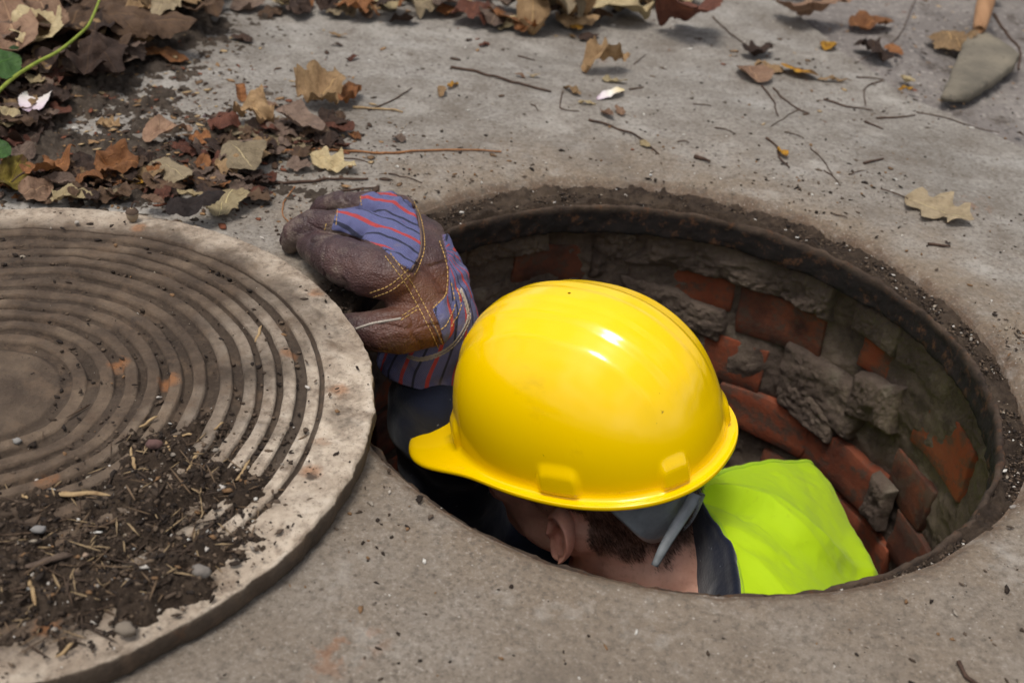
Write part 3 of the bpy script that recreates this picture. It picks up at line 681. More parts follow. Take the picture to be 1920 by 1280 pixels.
# little chin strap eyelet under the rim
t = np.linspace(0, np.pi, 12); e0 = np.array([.062, .094, -.001])
V, F = tube(np.stack([e0[0]+.0065*np.cos(t), 0*t+e0[1], e0[2]-.0075*np.sin(t)], -1), .0016, 7); mesh_obj('strap_eyelet', V, F, M_YEL, hat)
def mat_plain(name, col, rough=.5, nscale=200, nstr=.2, spec=.4, var=.25):
    n = NT(name); c = n.mix(n.ramp(n.noise(30, 5, .65), [(.35, 0.0), (.7, 1.0)]), S(*col), S(*[int(v*(1-var)) for v in col]))
    return n.done(c, rough, n.bump(n.noise(nscale, 4, .6), nstr, .001), spec)
M_GREY = mat_plain('grey_plastic', (150, 155, 158), .38, 120, .1)
SK_C, SK_R = np.array([-.002, 0, .0]), np.array([.098, .0765, .110])
def hit_skull(px, py, off):
    """world point where the line of sight through a pixel meets the skull grown by off"""
    o = LW(CAM); d = ray(px, py)@HM; r = SK_R+off; o2 = (o-SK_C)/r; d2 = d/r
    A, B, C = d2@d2, 2*o2@d2, o2@o2-1; D = max(B*B-4*A*C, 0); t = (-B-math.sqrt(D))/(2*A); return CAM+ray(px, py)*t
def skull_grid(top, bot, nu, nv, off):
    top, bot = np.asarray(top, float), np.asarray(bot, float); a = catmull(np.c_[top, 0*top[:, :1]], nu)[:, :2]; b = catmull(np.c_[bot, 0*bot[:, :1]], nu)[:, :2]
    return np.array([[hit_skull(*(a[i]*(1-v)+b[i]*v), off+.013*v) for v in np.linspace(0, 1, nv)] for i in range(nu)])
def sheet(name, G, thick, mat, parent, inv=False):
    """closed sheet of given thickness from a grid of world points, as a child of parent"""
    nu, nv = G.shape[:2]; N = normals_grid(G)
    if (N*(CAM-G)).sum() < 0: N = -N
    A, B = G+N*thick/2, G-N*thick/2
    loop = [(i, 0) for i in range(nu)]+[(nu-1, j) for j in range(1, nv)]+[(i, nv-1) for i in range(nu-2, -1, -1)]+[(0, j) for j in range(nv-2, 0, -1)]
    F = list(map(tuple, grid_faces(nu, nv)))+[tuple(x+nu*nv for x in f[::-1]) for f in grid_faces(nu, nv)]
    for k in range(len(loop)):
        (i, j), (i2, j2) = loop[k], loop[(k+1) % len(loop)]; F.append((i*nv+j, i2*nv+j2, nu*nv+i2*nv+j2, nu*nv+i*nv+j)[::-1])
    V = np.vstack([A.reshape(-1, 3), B.reshape(-1, 3)])
    o = mesh_obj(name, V, F, mat); o.parent = parent; o.matrix_parent_inverse = parent.matrix_world.inverted() if parent.parent is None else Matrix(); return o
bpy.context.view_layer.update()
G = skull_grid([(1142, 948), (1180, 940), (1210, 934), (1242, 928), (1280, 922), (1314, 916)], [(1146, 955), (1178, 988), (1208, 1013), (1238, 1012), (1276, 980), (1308, 940)], 26, 10, .009)
h1 = sheet('nape_band', G, .003, M_GREY, hat)
ctr = [(1302, 925, .004), (1290, 950, .016), (1268, 985, .024), (1246, 1022, .030), (1227, 1060, .034)]
base = hit_skull(1290, 950, .02); tb = (base-CAM)@CF
def strap_pt(px, py, d): return at_depth(px, py, tb-.004-.35*d)
half = [13, 12, 11, 9, 5]
L = np.array([strap_pt(x-h*.8, y-h*.35, d) for (x, y, d), h in zip(ctr, half)]); Rr = np.array([strap_pt(x+h*.8, y+h*.35, d) for (x, y, d), h in zip(ctr, half)])
G = surf(np.stack([L, (L+Rr)/2+np.array([0, -.0015, .001]), Rr], 1), 24, 7)
h2 = sheet('strap', G, .0035, M_GREY, hat)
pts = [hit_skull(x, y, .010) for x, y in [(1316, 925), (1306, 950), (1292, 975), (1278, 990)]]
V, F = tube(catmull(pts, 16), .0035, 8); o = mesh_obj('buckle', V, F, M_GREY); o.parent = hat; o.matrix_parent_inverse = hat.matrix_world.inverted()

# ------------------------------------------------------------------ person
def mat_skin():
    n = NT('skin')
    c = n.ramp(n.noise(22, 5, .6), [(.3, S(206, 154, 132)), (.55, S(224, 174, 152)), (.75, S(234, 188, 166))])
    c = n.mix(n.ramp(n.noise(160, 3, .6), [(.5, 0.0), (.7, .3)]), c, S(170, 112, 94))
    c = n.mix(n.math('MULTIPLY', n.attr('ear'), .35), c, S(214, 134, 112))
    hair = n.math('MULTIPLY', n.attr('hair'), n.ramp(n.noise(230, 3, .7), [(.2, .7), (.6, 1.0)]))
    c = n.mix(n.math('MULTIPLY', hair, .82), c, S(58, 42, 34))
    nb = n.bump(n.noise(260, 4, .7), .35, .001); nb = n.bump(n.voro(420), .15, .0006, nb)
    return n.done(c, .52, nb, .4, **{'Subsurface Weight': .12, 'Subsurface Radius': (.008, .003, .0015), 'Subsurface Scale': .5})
M_SKIN = mat_skin()
def mat_cloth(name, col, col2, scale=900, rough=.95):
    n = NT(name); c = n.mix(n.ramp(n.noise(14, 5, .6), [(.35, 0.0), (.7, 1.0)]), S(*col), S(*col2))
    lint = n.ramp(n.noise(190, 2, .5), [(.735, 0.0), (.75, .8)]); c = n.mix(lint, c, S(120, 124, 135))
    w1 = n.n('ShaderNodeTexWave'); n.l(n.coord(), w1.inputs[0]); w1.inputs['Scale'].default_value = scale; w1.inputs['Distortion'].default_value = .6
    nb = n.bump(w1.outputs[1], .25, .0006); nb = n.bump(n.noise(30, 4, .6), .4, .006, nb)
    return n.done(c, rough, nb, .15, **{'Sheen Weight': .25})
M_NAVY = mat_cloth('navy_cloth', (28, 33, 50), (17, 20, 32))
PER = empty('person', (.03, -.02, -1.65))
tag(PER, 'worker in navy clothes and lime vest standing head-deep in the manhole, gripping its edge', 'person')
def pchild(o): o.parent = PER; o.matrix_parent_inverse = Matrix.Translation(-Vector(PER.location)); return o
YAW = 2.638; YR = np.array([[math.cos(YAW), -math.sin(YAW), 0], [math.sin(YAW), math.cos(YAW), 0], [0, 0, 1.0]])
SHR, SHL = np.array([.155, .085, -.275]), np.array([.005, -.205, -.315])
WR = un(800, 700, -.075); WRIST = un(815, 575, -.012); ELB = np.array([-.165, .07, -.37])
body = [(WL(SK_C), SK_R, HM), (WL((.045, 0, -.065)), (.062, .060, .072), HM), (WL((.060, 0, -.105)), (.045, .046, .036), HM), (WL((.098, 0, -.055)), (.018, .014, .022), HM),
        (WL((.075, .038, -.055)), (.022, .022, .02), HM), (WL((.075, -.038, -.055)), (.022, .022, .02), HM), (WL((.02, .045, -.095)), (.045, .022, .022), HM), (WL((.02, -.045, -.095)), (.045, .022, .022), HM),
        (WL((-.05, 0, -.05)), (.058, .058, .06), HM), (WL((-.012, .062, -.075)), (.016, .012, .022), HM)]
NB = np.array([.058, -.075, -.245])
body += chain([WL((-.030, 0, -.055)), WL((-.040, 0, -.125)), NB], [.060, .058, .070])
body += chain([WL((-.030, .046, -.075)), WL((.010, .030, -.150))], [.016, .016])
body += chain([NB+np.array([0, 0, -.01]), SHR], [.062, .056]) + chain([NB+np.array([0, 0, -.01]), SHL], [.062, .056])
body += [((.085, -.045, -.36), (.115, .165, .13), YR), ((.06, -.03, -.52), (.105, .150, .16), YR), ((.04, -.02, -.70), (.10, .15, .14), YR)]
body += chain([SHR, ELB, WRIST], [.056, .044, .030]) + chain([WRIST, un(770, 540, .005)], [.03, .03])
LE, LW_ = np.array([-.06, -.215, -.57]), np.array([-.17, -.10, -.74])
body += chain([SHL, LE, LW_], [.056, .043, .028])
hd = np.array([-.66, .55, -.5]); hd /= np.linalg.norm(hd)
body += chain([LW_, LW_+hd*.08], [.032, .03], flat=((0, 0, 1), .5))
for k, (o_, ln) in enumerate([(-.024, .06), (-.008, .072), (.008, .068), (.024, .052)]):
    b0 = LW_+hd*.09+np.array([.55, .66, 0])*o_; body += chain([b0, b0+hd*ln*.5, b0+hd*ln*.8+np.array([0, 0, -ln*.4])], [.0095, .009, .0075])
b0 = LW_+hd*.03; body += chain([b0, b0+np.array([.02, .045, -.02]), b0+np.array([-.01, .07, -.03])], [.013, .011, .009])
lat = YR@np.array([0, 1, 0])
for sgn in (1, -1):
    hip = np.array([.04, -.02, -.76])+lat*sgn*.085; body += chain([hip, hip+np.array([-.03, .02, -.42]), hip+np.array([0, 0, -.82])], [.085, .058, .042])
    ft = hip+np.array([0, 0, -.845]); body += chain([ft, ft+YR@np.array([.15, 0, -.005])], [.042, .034])
BV, BF = blobs_mesh(body, .0042, 6, .5)
# ear
def ear_mesh(center, fwd, up, out, w=.034, h=.058):
    nr_, na = 26, 72; q, a = np.meshgrid(np.linspace(0, 1, nr_), np.linspace(0, 2*np.pi, na, endpoint=False), indexing='ij')
    X = q*np.cos(a)*w/2*(1+.12*np.sin(a)); Y = q*np.sin(a)*h/2     # X towards the back, Y up
    th_ = np.degrees(a)
    helix = np.exp(-((q-.88)/.10)**2)*np.clip(np.where((th_ < 150) | (th_ > 290), 1, .15)+0*q, 0, 1)
    anti = np.exp(-((np.hypot(X/(w/2)-.05, (Y/(h/2))*.92-.03)-.60)/.10)**2)*np.where((th_ < 100) | (th_ > 280), 1.0, .25)
    concha = np.exp(-(((X+.002)/(.008))**2+((Y+.004)/(.012))**2))
    tragus = np.exp(-(((X+.013)/(.0045))**2+((Y+.004)/(.006))**2))
    lobe = np.exp(-(((X+.004)/(.009))**2+((Y+.025)/(.007))**2))
    Z = .010+.0060*helix+.0040*anti-.011*concha+.006*tragus+.004*lobe+.010*(X/(w/2))*.9
    Z = Z-.006*sstep(.95, 1.0, q)
    rim2 = np.stack([X[-1]*.94, Y[-1]*.95, Z[-1]-.006], -1); root = np.stack([X[-1]*.6-.004, Y[-1]*.62, 0*Z[-1]-.012], -1)
    L = np.concatenate([np.stack([X, Y, Z], -1), rim2[None], root[None]], 0)
    Wd = center - fwd*L[..., :1] + up*L[..., 1:2] + out*L[..., 2:3]
    return Wd.reshape(-1, 3), list(map(tuple, grid_faces(nr_+2, na, wrap_v=True)))
E_FWD, E_UP, E_OUT = HM[:, 0]*.96+HM[:, 2]*-.20, HM[:, 2]*.97+HM[:, 0]*-.2, HM[:, 1]
def addear(side):
    f, u, o = E_FWD, E_UP, E_OUT*side
    f = f-u*(f@u); f /= np.linalg.norm(f); u /= np.linalg.norm(u)
    o = o*.94-f*-.0-HM[:, 0]*-.0; V, F = ear_mesh(WL((-.004, .071*side, -.066)), f, u, o)
    return V, (F if side < 0 else [q[::-1] for q in F])
parts = [addear(1), addear(-1)]; nb0 = len(BV); earv = np.zeros(nb0)
for V, F in parts:
    BF = BF+[tuple(i+len(BV) for i in f) for f in F]; BV = np.vstack([BV, V]); earv = np.append(earv, np.ones(len(V)))
BL = LW(BV)
behind = sstep(.012, -.004, BL[:, 0])
hz = np.where(BL[:, 0] < .0, -.098-.10*np.clip(-.03-BL[:, 0], 0, .06)+.0, -.045)
hairm = sstep(-.012, .012, BL[:, 2]-hz+.012*fbm(BV, 60, 3, 140))*(earv < .5)*(BL[:, 0] < .06)*(BL[:, 2] > -.2)*(np.hypot(BL[:, 0], BL[:, 1]) < .16)
hairm = hairm*np.where((np.abs(BL[:, 0]+.004) < .022) & (BL[:, 2] < -.042), .0, 1)
bodyo = pchild(mesh_obj('body', BV, BF, M_SKIN, attrs={'hair': hairm, 'ear': earv*sstep(-.2, .1, 0*earv+1)}))
# short cropped hair
BN = vert_normals(BV, BF); idx = np.where((hairm > .05) & (BL[:, 2] < .05) & (BL[:, 2] > -.16))[0]
rh = np.random.default_rng(5); NS = 26000
pk = rh.choice(idx, NS, p=hairm[idx]/hairm[idx].sum()); base = BV[pk]+rh.normal(0, .0016, (NS, 3)); nn = BN[pk]; base -= nn*((base-BV[pk])*nn).sum(1)[:, None]
dirn = -HM[:, 2]*.8-HM[:, 0]*.45+rh.normal(0, .11, (NS, 3)); dirn = dirn-nn*(dirn*nn).sum(1)[:, None]*.75+nn*.28; dirn /= np.linalg.norm(dirn, axis=1)[:, None]
ln = rh.uniform(.0035, .0075, NS)*(.5+.5*hairm[pk]); sd = np.cross(dirn, nn); sd /= np.linalg.norm(sd, axis=1)[:, None]+1e-9
wd = .00017
V = np.stack([base-sd*wd, base+sd*wd, base+dirn*ln[:, None]], 1).reshape(-1, 3)
M_HAIR = mat_plain('hair', (64, 46, 36), .55, 300, .1, .3)
ho = pchild(mesh_obj('hair', V, np.arange(NS*3).reshape(-1, 3), M_HAIR, smooth=False)); ho['kind'] = 'stuff'
# shirt and trousers
sh = chain([NB+np.array([.01, 0, -.045]), SHR], [.064, .064]) + chain([NB+np.array([.01, 0, -.045]), SHL], [.064, .064])
sh += [((.085, -.045, -.37), (.123, .172, .135), YR), ((.06, -.03, -.52), (.113, .158, .165), YR), ((.04, -.02, -.68), (.11, .16, .12), YR)]
sh += chain([SHR, ELB, ELB+(WR-ELB)*.86], [.066, .056, .050]) + chain([SHL, LE, LE+(LW_-LE)*.85], [.066, .054, .042])
SV, SF = blobs_mesh(sh, .005, 5, .5); SN = vert_normals(SV, SF)
SV = SV+SN*(.004*fbm(SV, 14, 3, 150)+.0025*np.sin(60*(SV[:, 2]+.3*SV[:, 0])+6*fbm(SV, 8, 2, 151)))[:, None]
pchild(mesh_obj('shirt', SV, SF, M_NAVY))
tr = []
for sgn in (1, -1):
    hip = np.array([.04, -.02, -.76])+lat*sgn*.085; tr += chain([hip, hip+np.array([-.03, .02, -.42]), hip+np.array([0, 0, -.80])], [.094, .070, .056])
tr += [((.04, -.02, -.74), (.112, .162, .10), YR)]
TV, TF = blobs_mesh(tr, .008, 4, .5); pchild(mesh_obj('trousers', TV, TF, M_NAVY))
# collar
cin = [(1290, 930, -.135), (1306, 975, -.140), (1326, 1030, -.146), (1336, 1090, -.152), (1325, 1150, -.16), (1290, 1210, -.17)]
cout = [(1306, 925, -.128), (1332, 968, -.126), (1366, 1020, -.126), (1386, 1085, -.128), (1388, 1160, -.135), (1340, 1235, -.15)]
ci = np.array([un(*p) for p in cin]); co = np.array([un(*p) for p in cout])
low = ci+np.array([-.006, .0, -.055]); mid = (ci+co)/2+np.array([0, 0, .006]); outl = co+np.array([.012, .004, -.05])
G = surf(np.stack([low, ci, mid, co, outl], 1), 60, 26); G = G+.0015*fbm(G, 40, 3, 155)[..., None]
collar = pchild(mesh_obj('collar', G.reshape(-1, 3), grid_faces(60, 26), M_NAVY))
m = collar.modifiers.new('s', 'SOLIDIFY'); m.thickness = .003; m.offset = 0

# ------------------------------------------------------------------ vest
def mat_vest(name='lime_vest', trim=False):
    n = NT(name)
    col = S(208, 238, 22) if not trim else S(204, 242, 34)
    c = n.mix(n.ramp(n.noise(6, 3, .5), [(.4, 0.0), (.7, 1.0)]), col, S(198, 232, 26)); c = n.mix(n.ramp(n.noise(40, 6, .75), [(.58, 0.0), (.75, .25)]), c, S(140, 160, 50))
    w1 = n.n('ShaderNodeTexWave'); n.l(n.coord(), w1.inputs[0]); w1.inputs['Scale'].default_value = 620
    w2 = n.n('ShaderNodeTexWave'); w2.bands_direction = 'Y'; n.l(n.coord(), w2.inputs[0]); w2.inputs['Scale'].default_value = 620
    nb = n.bump(n.math('ADD', w1.outputs[1], w2.outputs[1]), .22 if not trim else .5, .0005); nb = n.bump(n.noise(28, 5, .6, dist=1.0), .35, .006, nb)
    m = n.done(c, .62, nb, .25, **{'Sheen Weight': .15})
    tr = n.n('ShaderNodeBsdfTranslucent'); n.l(c, tr.inputs[0]); mx = n.n('ShaderNodeMixShader'); mx.inputs[0].default_value = .35
    n.l(n.b.outputs[0], mx.inputs[1]); n.l(tr.outputs[0], mx.inputs[2]); n.l(mx.outputs[0], n.out.inputs['Surface'])
    return m
M_VEST, M_TRIM = mat_vest(), mat_vest('lime_trim', True)
vc = [[(1314, 912, -.150), (1372, 880, -.172), (1440, 868, -.188), (1490, 867, -.204), (1524, 884, -.230)],
      [(1315, 926, -.143), (1378, 900, -.160), (1448, 890, -.174), (1504, 890, -.192), (1552, 912, -.234)],
      [(1318, 945, -.138), (1388, 930, -.150), (1458, 922, -.163), (1518, 922, -.186), (1572, 946, -.236)],
      [(1345, 985, -.134), (1410, 985, -.138), (1475, 985, -.152), (1535, 985, -.182), (1594, 1000, -.244)],
      [(1376, 1050, -.132), (1436, 1055, -.138), (1500, 1058, -.152), (1560, 1058, -.188), (1620, 1062, -.256)],
      [(1394, 1130, -.134), (1460, 1140, -.142), (1530, 1146, -.158), (1594, 1150, -.196), (1655, 1150, -.270)],
      [(1392, 1230, -.150), (1470, 1240, -.160), (1550, 1246, -.180), (1624, 1250, -.225), (1690, 1240, -.300)]]
C = np.array([[un(*p) for p in row] for row in vc])
last = C[:, -1:]+np.array([-.012, -.01, -.13]); last2 = C[:, -1:]+np.array([-.03, -.02, -.33])
C = np.concatenate([C, last, last2], 1)
nu, nv = 150, 170; G = surf(C, nu, nv); N = normals_grid(G)
if N[60, 60] @ np.array([0, 0, 1.0]) < 0: N = -N
U, W = np.meshgrid(np.maximum(np.linspace(-1, 5, nu), 0), np.linspace(0, 6, nv), indexing='ij')
def fold(u0, w0, u1, w1, amp, wid):
    d = np.array([u1-u0, w1-w0]); L2 = d@d; t = np.clip(((U-u0)*d[0]+(W-w0)*d[1])/L2, -.15, 1.15); dist = np.hypot(U-u0-t*d[0], W-w0-t*d[1])
    sgn = np.sign((U-u0)*d[1]-(W-w0)*d[0]); return amp*np.exp(-(dist/wid)**1.15)*np.clip(1-np.abs(t-.5)**4*3, 0, 1)*(1-.5*sgn*np.clip(dist/wid, 0, 1))
D = 2.1*(fold(.3, .3, 2.6, 2.3, .0070, .26) + fold(1.6, 1.7, 3.4, 3.4, .0055, .28) + fold(.6, .15, 1.7, .9, -.0050, .28) + fold(2.2, .2, 2.8, 1.2, .003, .3) + fold(2.6, 3.6, 4.2, 3.3, .005, .25) + fold(3.0, .5, 4.2, 1.6, .004, .35))
D = D + .0022*fbm(G, 22, 3, 160) + .0004*fbm(G, 90, 2, 161)
G = G+N*D[..., None]
vest = pchild(mesh_obj('vest', G.reshape(-1, 3), grid_faces(nu, nv), M_VEST)); vest['label'] = 'bright lime yellow safety vest'
m = vest.modifiers.new('s', 'SOLIDIFY'); m.thickness = .0012; m.offset = -1
for path in (G[0, :int(nv*.70)], G[:, 0]):
    V, F = tube(path[::2], .0026, 8); V2 = V.copy(); o = mesh_obj('trim', V2, F, M_TRIM, vest); o.matrix_parent_inverse = Matrix.Identity(4)
    o.parent = vest; o.matrix_parent_inverse = Matrix.Identity(4)
# ------------------------------------------------------------------ glove
def mat_glove(name, cuff=False):
    n = NT(name)
    # leather
    lea = n.ramp(n.noise(26, 5, .6), [(.3, S(54, 40, 41)), (.55, S(74, 54, 54)), (.75, S(94, 70, 65))])
    lea = n.mix(n.attr('red'), lea, S(104, 64, 44))
    dust = n.ramp(n.noise(34, 6, .7), [(.50, 0.0), (.74, .6)]); lea = n.mix(n.math('MULTIPLY', dust, n.attr('dust')), lea, S(150, 134, 118))
    grain = n.math('ADD', n.math('MULTIPLY', n.voro(330, 'DISTANCE_TO_EDGE'), 1.4), n.math('MULTIPLY', n.noise(120, 5, .65, dist=.6), 1.0))
    # striped twill: stripes run along the hand, 'lat' is metres across it
    l = n.attr('lat'); wv = n.math('MULTIPLY', n.math('SUBTRACT', n.noise(40, 3, .5), .5), .0012); x = n.math('FRACT', n.math('MULTIPLY', n.math('ADD', l, wv), 1/.0235))
    red = n.ramp(x, [(0.0, 0.0), (.30, 0.0), (.32, 1.0), (.45, 1.0), (.47, 0.0)]); blk = n.ramp(x, [(.0, 0.0), (.80, 0.0), (.82, .85), (.90, .85), (.92, 0.0)])
    tw = n.n('ShaderNodeTexWave'); tw.bands_direction = 'DIAGONAL'; n.l(n.coord(), tw.inputs[0]); tw.inputs['Scale'].default_value = 330; tw.inputs['Distortion'].default_value = 1.2
    blue = n.mix(n.ramp(tw.outputs[1], [(.3, 0.0), (.7, 1.0)]), S(76, 78, 118), S(124, 126, 170))
    redc = n.mix(n.ramp(tw.outputs[1], [(.3, 0.0), (.8, 1.0)]), S(150, 52, 58), S(214, 92, 88))
    fab = n.mix(red, blue, redc); fab = n.mix(blk, fab, S(40, 42, 52))
    fab = n.mix(n.ramp(n.noise(45, 5, .7), [(.58, 0.0), (.75, .5)]), fab, S(140, 128, 124))
    m = n.ramp(n.attr('fab'), [(.48, 0.0), (.52, 1.0)])
    c = n.mix(m, lea, fab); ro = n.mix(m, (.38, .38, .38, 1), (.95, .95, .95, 1))
    h = n.n('ShaderNodeMix'); n.l(m, h.inputs[0]); n.l(grain, h.inputs[2]); n.l(tw.outputs[1], h.inputs[3])
    nb = n.bump(h.outputs[0], .6, .0014); nb = n.bump(n.noise(55, 6, .65, dist=1.2), .5, .004, nb)
    return n.done(c, ro, nb, .35)
M_GLOVE = mat_glove('glove')
glove = empty('glove'); glove.parent = PER; glove.matrix_parent_inverse = Matrix.Translation(-Vector(PER.location))
glove['label'] = 'brown leather work glove with a blue and red striped back'
UPH = np.array([.10, -.28, .95]); UPH /= np.linalg.norm(UPH)
FING = {'index': [(742, 520, .034, .0235), (690, 508, .036, .0245), (640, 488, .034, .0230), (603, 470, .028, .0190), (582, 464, .020, .0140)],
        'middle': [(735, 444, .044, .0185), (660, 424, .044, .0168), (590, 422, .036, .0160), (556, 437, .024, .0150), (547, 452, .012, .0130)],
        'ring': [(745, 402, .044, .0160), (690, 385, .040, .0135), (638, 380, .034, .0128), (608, 386, .024, .0115), (596, 398, .014, .0100)],
        'pinky': [(755, 392, .040, .0140), (715, 380, .034, .0120), (670, 380, .026, .0115), (640, 386, .018, .0105), (615, 392, .012, .0090)],
        'thumb': [(798, 602, -.004, .0270), (752, 618, -.006, .0235), (712, 622, -.006, .0205), (676, 618, -.008, .0175), (655, 612, -.008, .0130)]}
gb = []
for k, J in FING.items():
    P = [un(a, b, c) for a, b, c, r in J]; gb += chain(P, [r for *_, r in J], n=9)
def flat_chain(J, f): return chain([un(a, b, c) for a, b, c, r in J], [r for *_, r in J], n=8, flat=(UPH, f))
gb += flat_chain([(740, 478, .036, .036), (780, 492, .026, .040), (808, 535, .006, .040), (820, 585, -.018, .038)], .62)
gb += flat_chain([(742, 420, .038, .026), (785, 450, .030, .030), (815, 510, .006, .030)], .6)
gb += chain([un(765, 545, .018), un(790, 580, .002)], [.027, .028], n=5)
gb += chain([un(812, 560, -.006), un(808, 615, -.032)], [.035, .033], n=6)
GV, GF = blobs_mesh(gb, .0017, 5, .5); GN = vert_normals(GV, GF)
# creases in the leather and puckers in the cloth
pr = proj(GV)
def polysd(pts, poly):
    poly = np.asarray(poly, float); A = poly; B = np.roll(poly, -1, 0); d = B-A; L = (d**2).sum(1)
    t = np.clip(((pts[:, None]-A)*d).sum(2)/L, 0, 1); v = pts[:, None]-(A+t[..., None]*d); dist = np.sqrt((v**2).sum(2)).min(1)
    x, y = pts[:, 0], pts[:, 1]; ins = np.zeros(len(pts), bool)
    for i in range(len(A)):
        (x1, y1), (x2, y2) = A[i], B[i]; c = ((y1 > y) != (y2 > y)) & (x < (x2-x1)*(y-y1)/(y2-y1+1e-12)+x1); ins ^= c
    return np.where(ins, dist, -dist)
FABP = [(676, 366), (700, 362), (735, 362), (774, 384), (790, 440), (786, 478), (770, 506), (742, 488), (712, 462), (660, 440), (622, 430), (632, 393), (674, 386)]
sd_ = polysd(pr, FABP)
up = GN@UPH
fab = np.clip(.5+sd_/14, 0, 1); fab = np.where(up < .05, np.minimum(fab, .3), fab)
hd_ = un(545, 440, .02)-un(815, 560, 0); hd_ -= UPH*(hd_@UPH); hd_ /= np.linalg.norm(hd_); LATH = np.cross(UPH, hd_)
c0, c1, c2 = un(818, 548, .0), un(812, 615, -.035), un(800, 682, -.078)
lat = (GV-un(790, 480, .03))@LATH + .0016*np.sin(((GV)@hd_)*60)
CUFP = [(828, 440), (842, 498), (840, 550), (812, 580), (824, 610), (836, 660), (800, 690), (910, 700), (910, 440)]
sc_ = polysd(pr, CUFP); axd = (c2-c0)/np.linalg.norm(c2-c0); ce1 = np.cross(axd, UPH); ce1 /= np.linalg.norm(ce1); ce2 = np.cross(ce1, axd)
rel_ = GV-(c0+np.outer((GV-c0)@axd, axd)); latc_ = np.arctan2(rel_@ce2, rel_@ce1)*.044
lat = np.where(sc_ > 0, latc_, lat); fab = np.where(sc_ > -7, np.clip(.5+sc_/14, 0, 1), fab)
red = sstep(640, 790, pr[:, 0])*sstep(470, 540, pr[:, 1])*.8
dustv = sstep(720, 600, pr[:, 0])*.9+.25
along = GV@hd_
disp = np.where(fab > .5, .0016*np.sin(along*330+3*fbm(GV, 30, 2, 171))*np.clip(fbm(GV, 22, 2, 172)+.3, 0, 1)+.0012*fbm(GV, 60, 3, 173)+.0012,
                .0010*fbm(GV, 45, 3, 174)-.0019*np.exp(-(fbm(GV*np.array([1, 1, 1.4]), 26, 2, 175)/.07)**2)-.0004*np.exp(-(fbm(GV, 75, 2, 176)/.10)**2))
GV = GV+GN*disp[:, None]
gl = mesh_obj('hand', GV, GF, M_GLOVE, attrs={'lat': lat, 'fab': fab, 'red': red, 'dust': dustv}); gl.parent = glove
bvh_hand = BVHTree.FromPolygons([Vector(v) for v in GV], GF)
# cuff: flared tube round the wrist
c0, c1, c2 = un(818, 548, .0), un(812, 615, -.035), un(800, 682, -.078)
ax = catmull([c0, c1, c2], 40); nA = 120; rad = np.interp(np.linspace(0, 1, 40), [0, .2, .6, 1], [.034, .039, .0455, .0485])
tg = np.gradient(ax, axis=0); tg /= np.linalg.norm(tg, axis=1)[:, None]
e1 = np.cross(tg, UPH); e1 /= np.linalg.norm(e1, axis=1)[:, None]; e2 = np.cross(e1, tg); aa = np.linspace(0, 2*np.pi, nA, endpoint=False)
rr2 = rad[:, None]*(1+.05*fbm(np.stack([np.cos(aa)[None]+0*rad[:, None], np.sin(aa)[None]+0*rad[:, None], np.linspace(0, 2, 40)[:, None]+0*aa[None]], -1), 1.6, 3, 181))
CV = ax[:, None]+rr2[..., None]*(np.cos(aa)[None, :, None]*e1[:, None]*1.02+np.sin(aa)[None, :, None]*e2[:, None]*.92)
Vc = CV.reshape(-1, 3); latc = np.broadcast_to(aa[None]*.044, (40, nA)).ravel()+np.repeat(np.linspace(0, .006, 40), nA)
cuff = mesh_obj('cuff', Vc, grid_faces(40, nA, wrap_v=True), M_GLOVE, attrs={'lat': latc, 'fab': np.ones(len(Vc)), 'red': np.zeros(len(Vc)), 'dust': np.zeros(len(Vc))})
cuff.parent = glove; m = cuff.modifiers.new('s', 'SOLIDIFY'); m.thickness = .0028; m.offset = 0
bvh_cuff = BVHTree.FromPolygons([Vector(v) for v in Vc], [tuple(f) for f in grid_faces(40, nA, wrap_v=True)])
M_THREAD = mat_plain('yellow_thread', (206, 168, 104), .8, 900, .3, .2, .3); M_WTHREAD = mat_plain('white_thread', (178, 168, 156), .9, 900, .3, .2, .3)
def on_glove(px, py):
    d = Vector(ray(px, py)).normalized(); best = None; which = True
    for b in (bvh_hand, bvh_cuff):
        h = b.ray_cast(Vector(CAM), d)
        if h[0] is not None and (best is None or h[3] < best[3]): best = h; which = b is bvh_hand
    return None if best is None else (np.array(best[0]), np.array(best[1]), which)
def stitches(name, paths, mat, dash=.0032, gap=.0012, r=.00055, lift=.0003):
    Vs, Fs, k = [], [], 0
    for p in paths:
        c = catmull(np.c_[np.asarray(p, float), np.zeros(len(p))], 60)[:, :2]; P = []
        for x, y in c:
            h = on_glove(x, y)
            if h: P.append(h[0]+h[1]*(lift if h[2] else .0019)*(1 if h[1]@(CAM-h[0]) > 0 else -1))
        if len(P) < 3: continue
        P = np.array(P); jump = np.linalg.norm(np.diff(P, axis=0), axis=1); s = np.r_[0, np.cumsum(np.minimum(jump, .01))]
        a = 0
        while a < s[-1]-dash*.5:
            q = np.linspace(a, min(a+dash, s[-1]), 5); seg = np.stack([np.interp(q, s, P[:, i]) for i in range(3)], -1)
            V, F = tube(seg, [r*.7, r, r*1.1, r, r*.7], 6); Vs.append(V); Fs += [tuple(i+k for i in f) for f in F]; k += len(V); a += dash+gap
    if Vs:
        o = mesh_obj(name, np.vstack(Vs), Fs, mat); o.parent = glove; o['kind'] = 'stuff'; return o
def off(p, dx, dy): return [(x+dx, y+dy) for x, y in p]
A1 = [(722, 480), (756, 526), (786, 578), (806, 618), (822, 652)]; A2 = [(694, 549), (730, 535), (765, 506)]
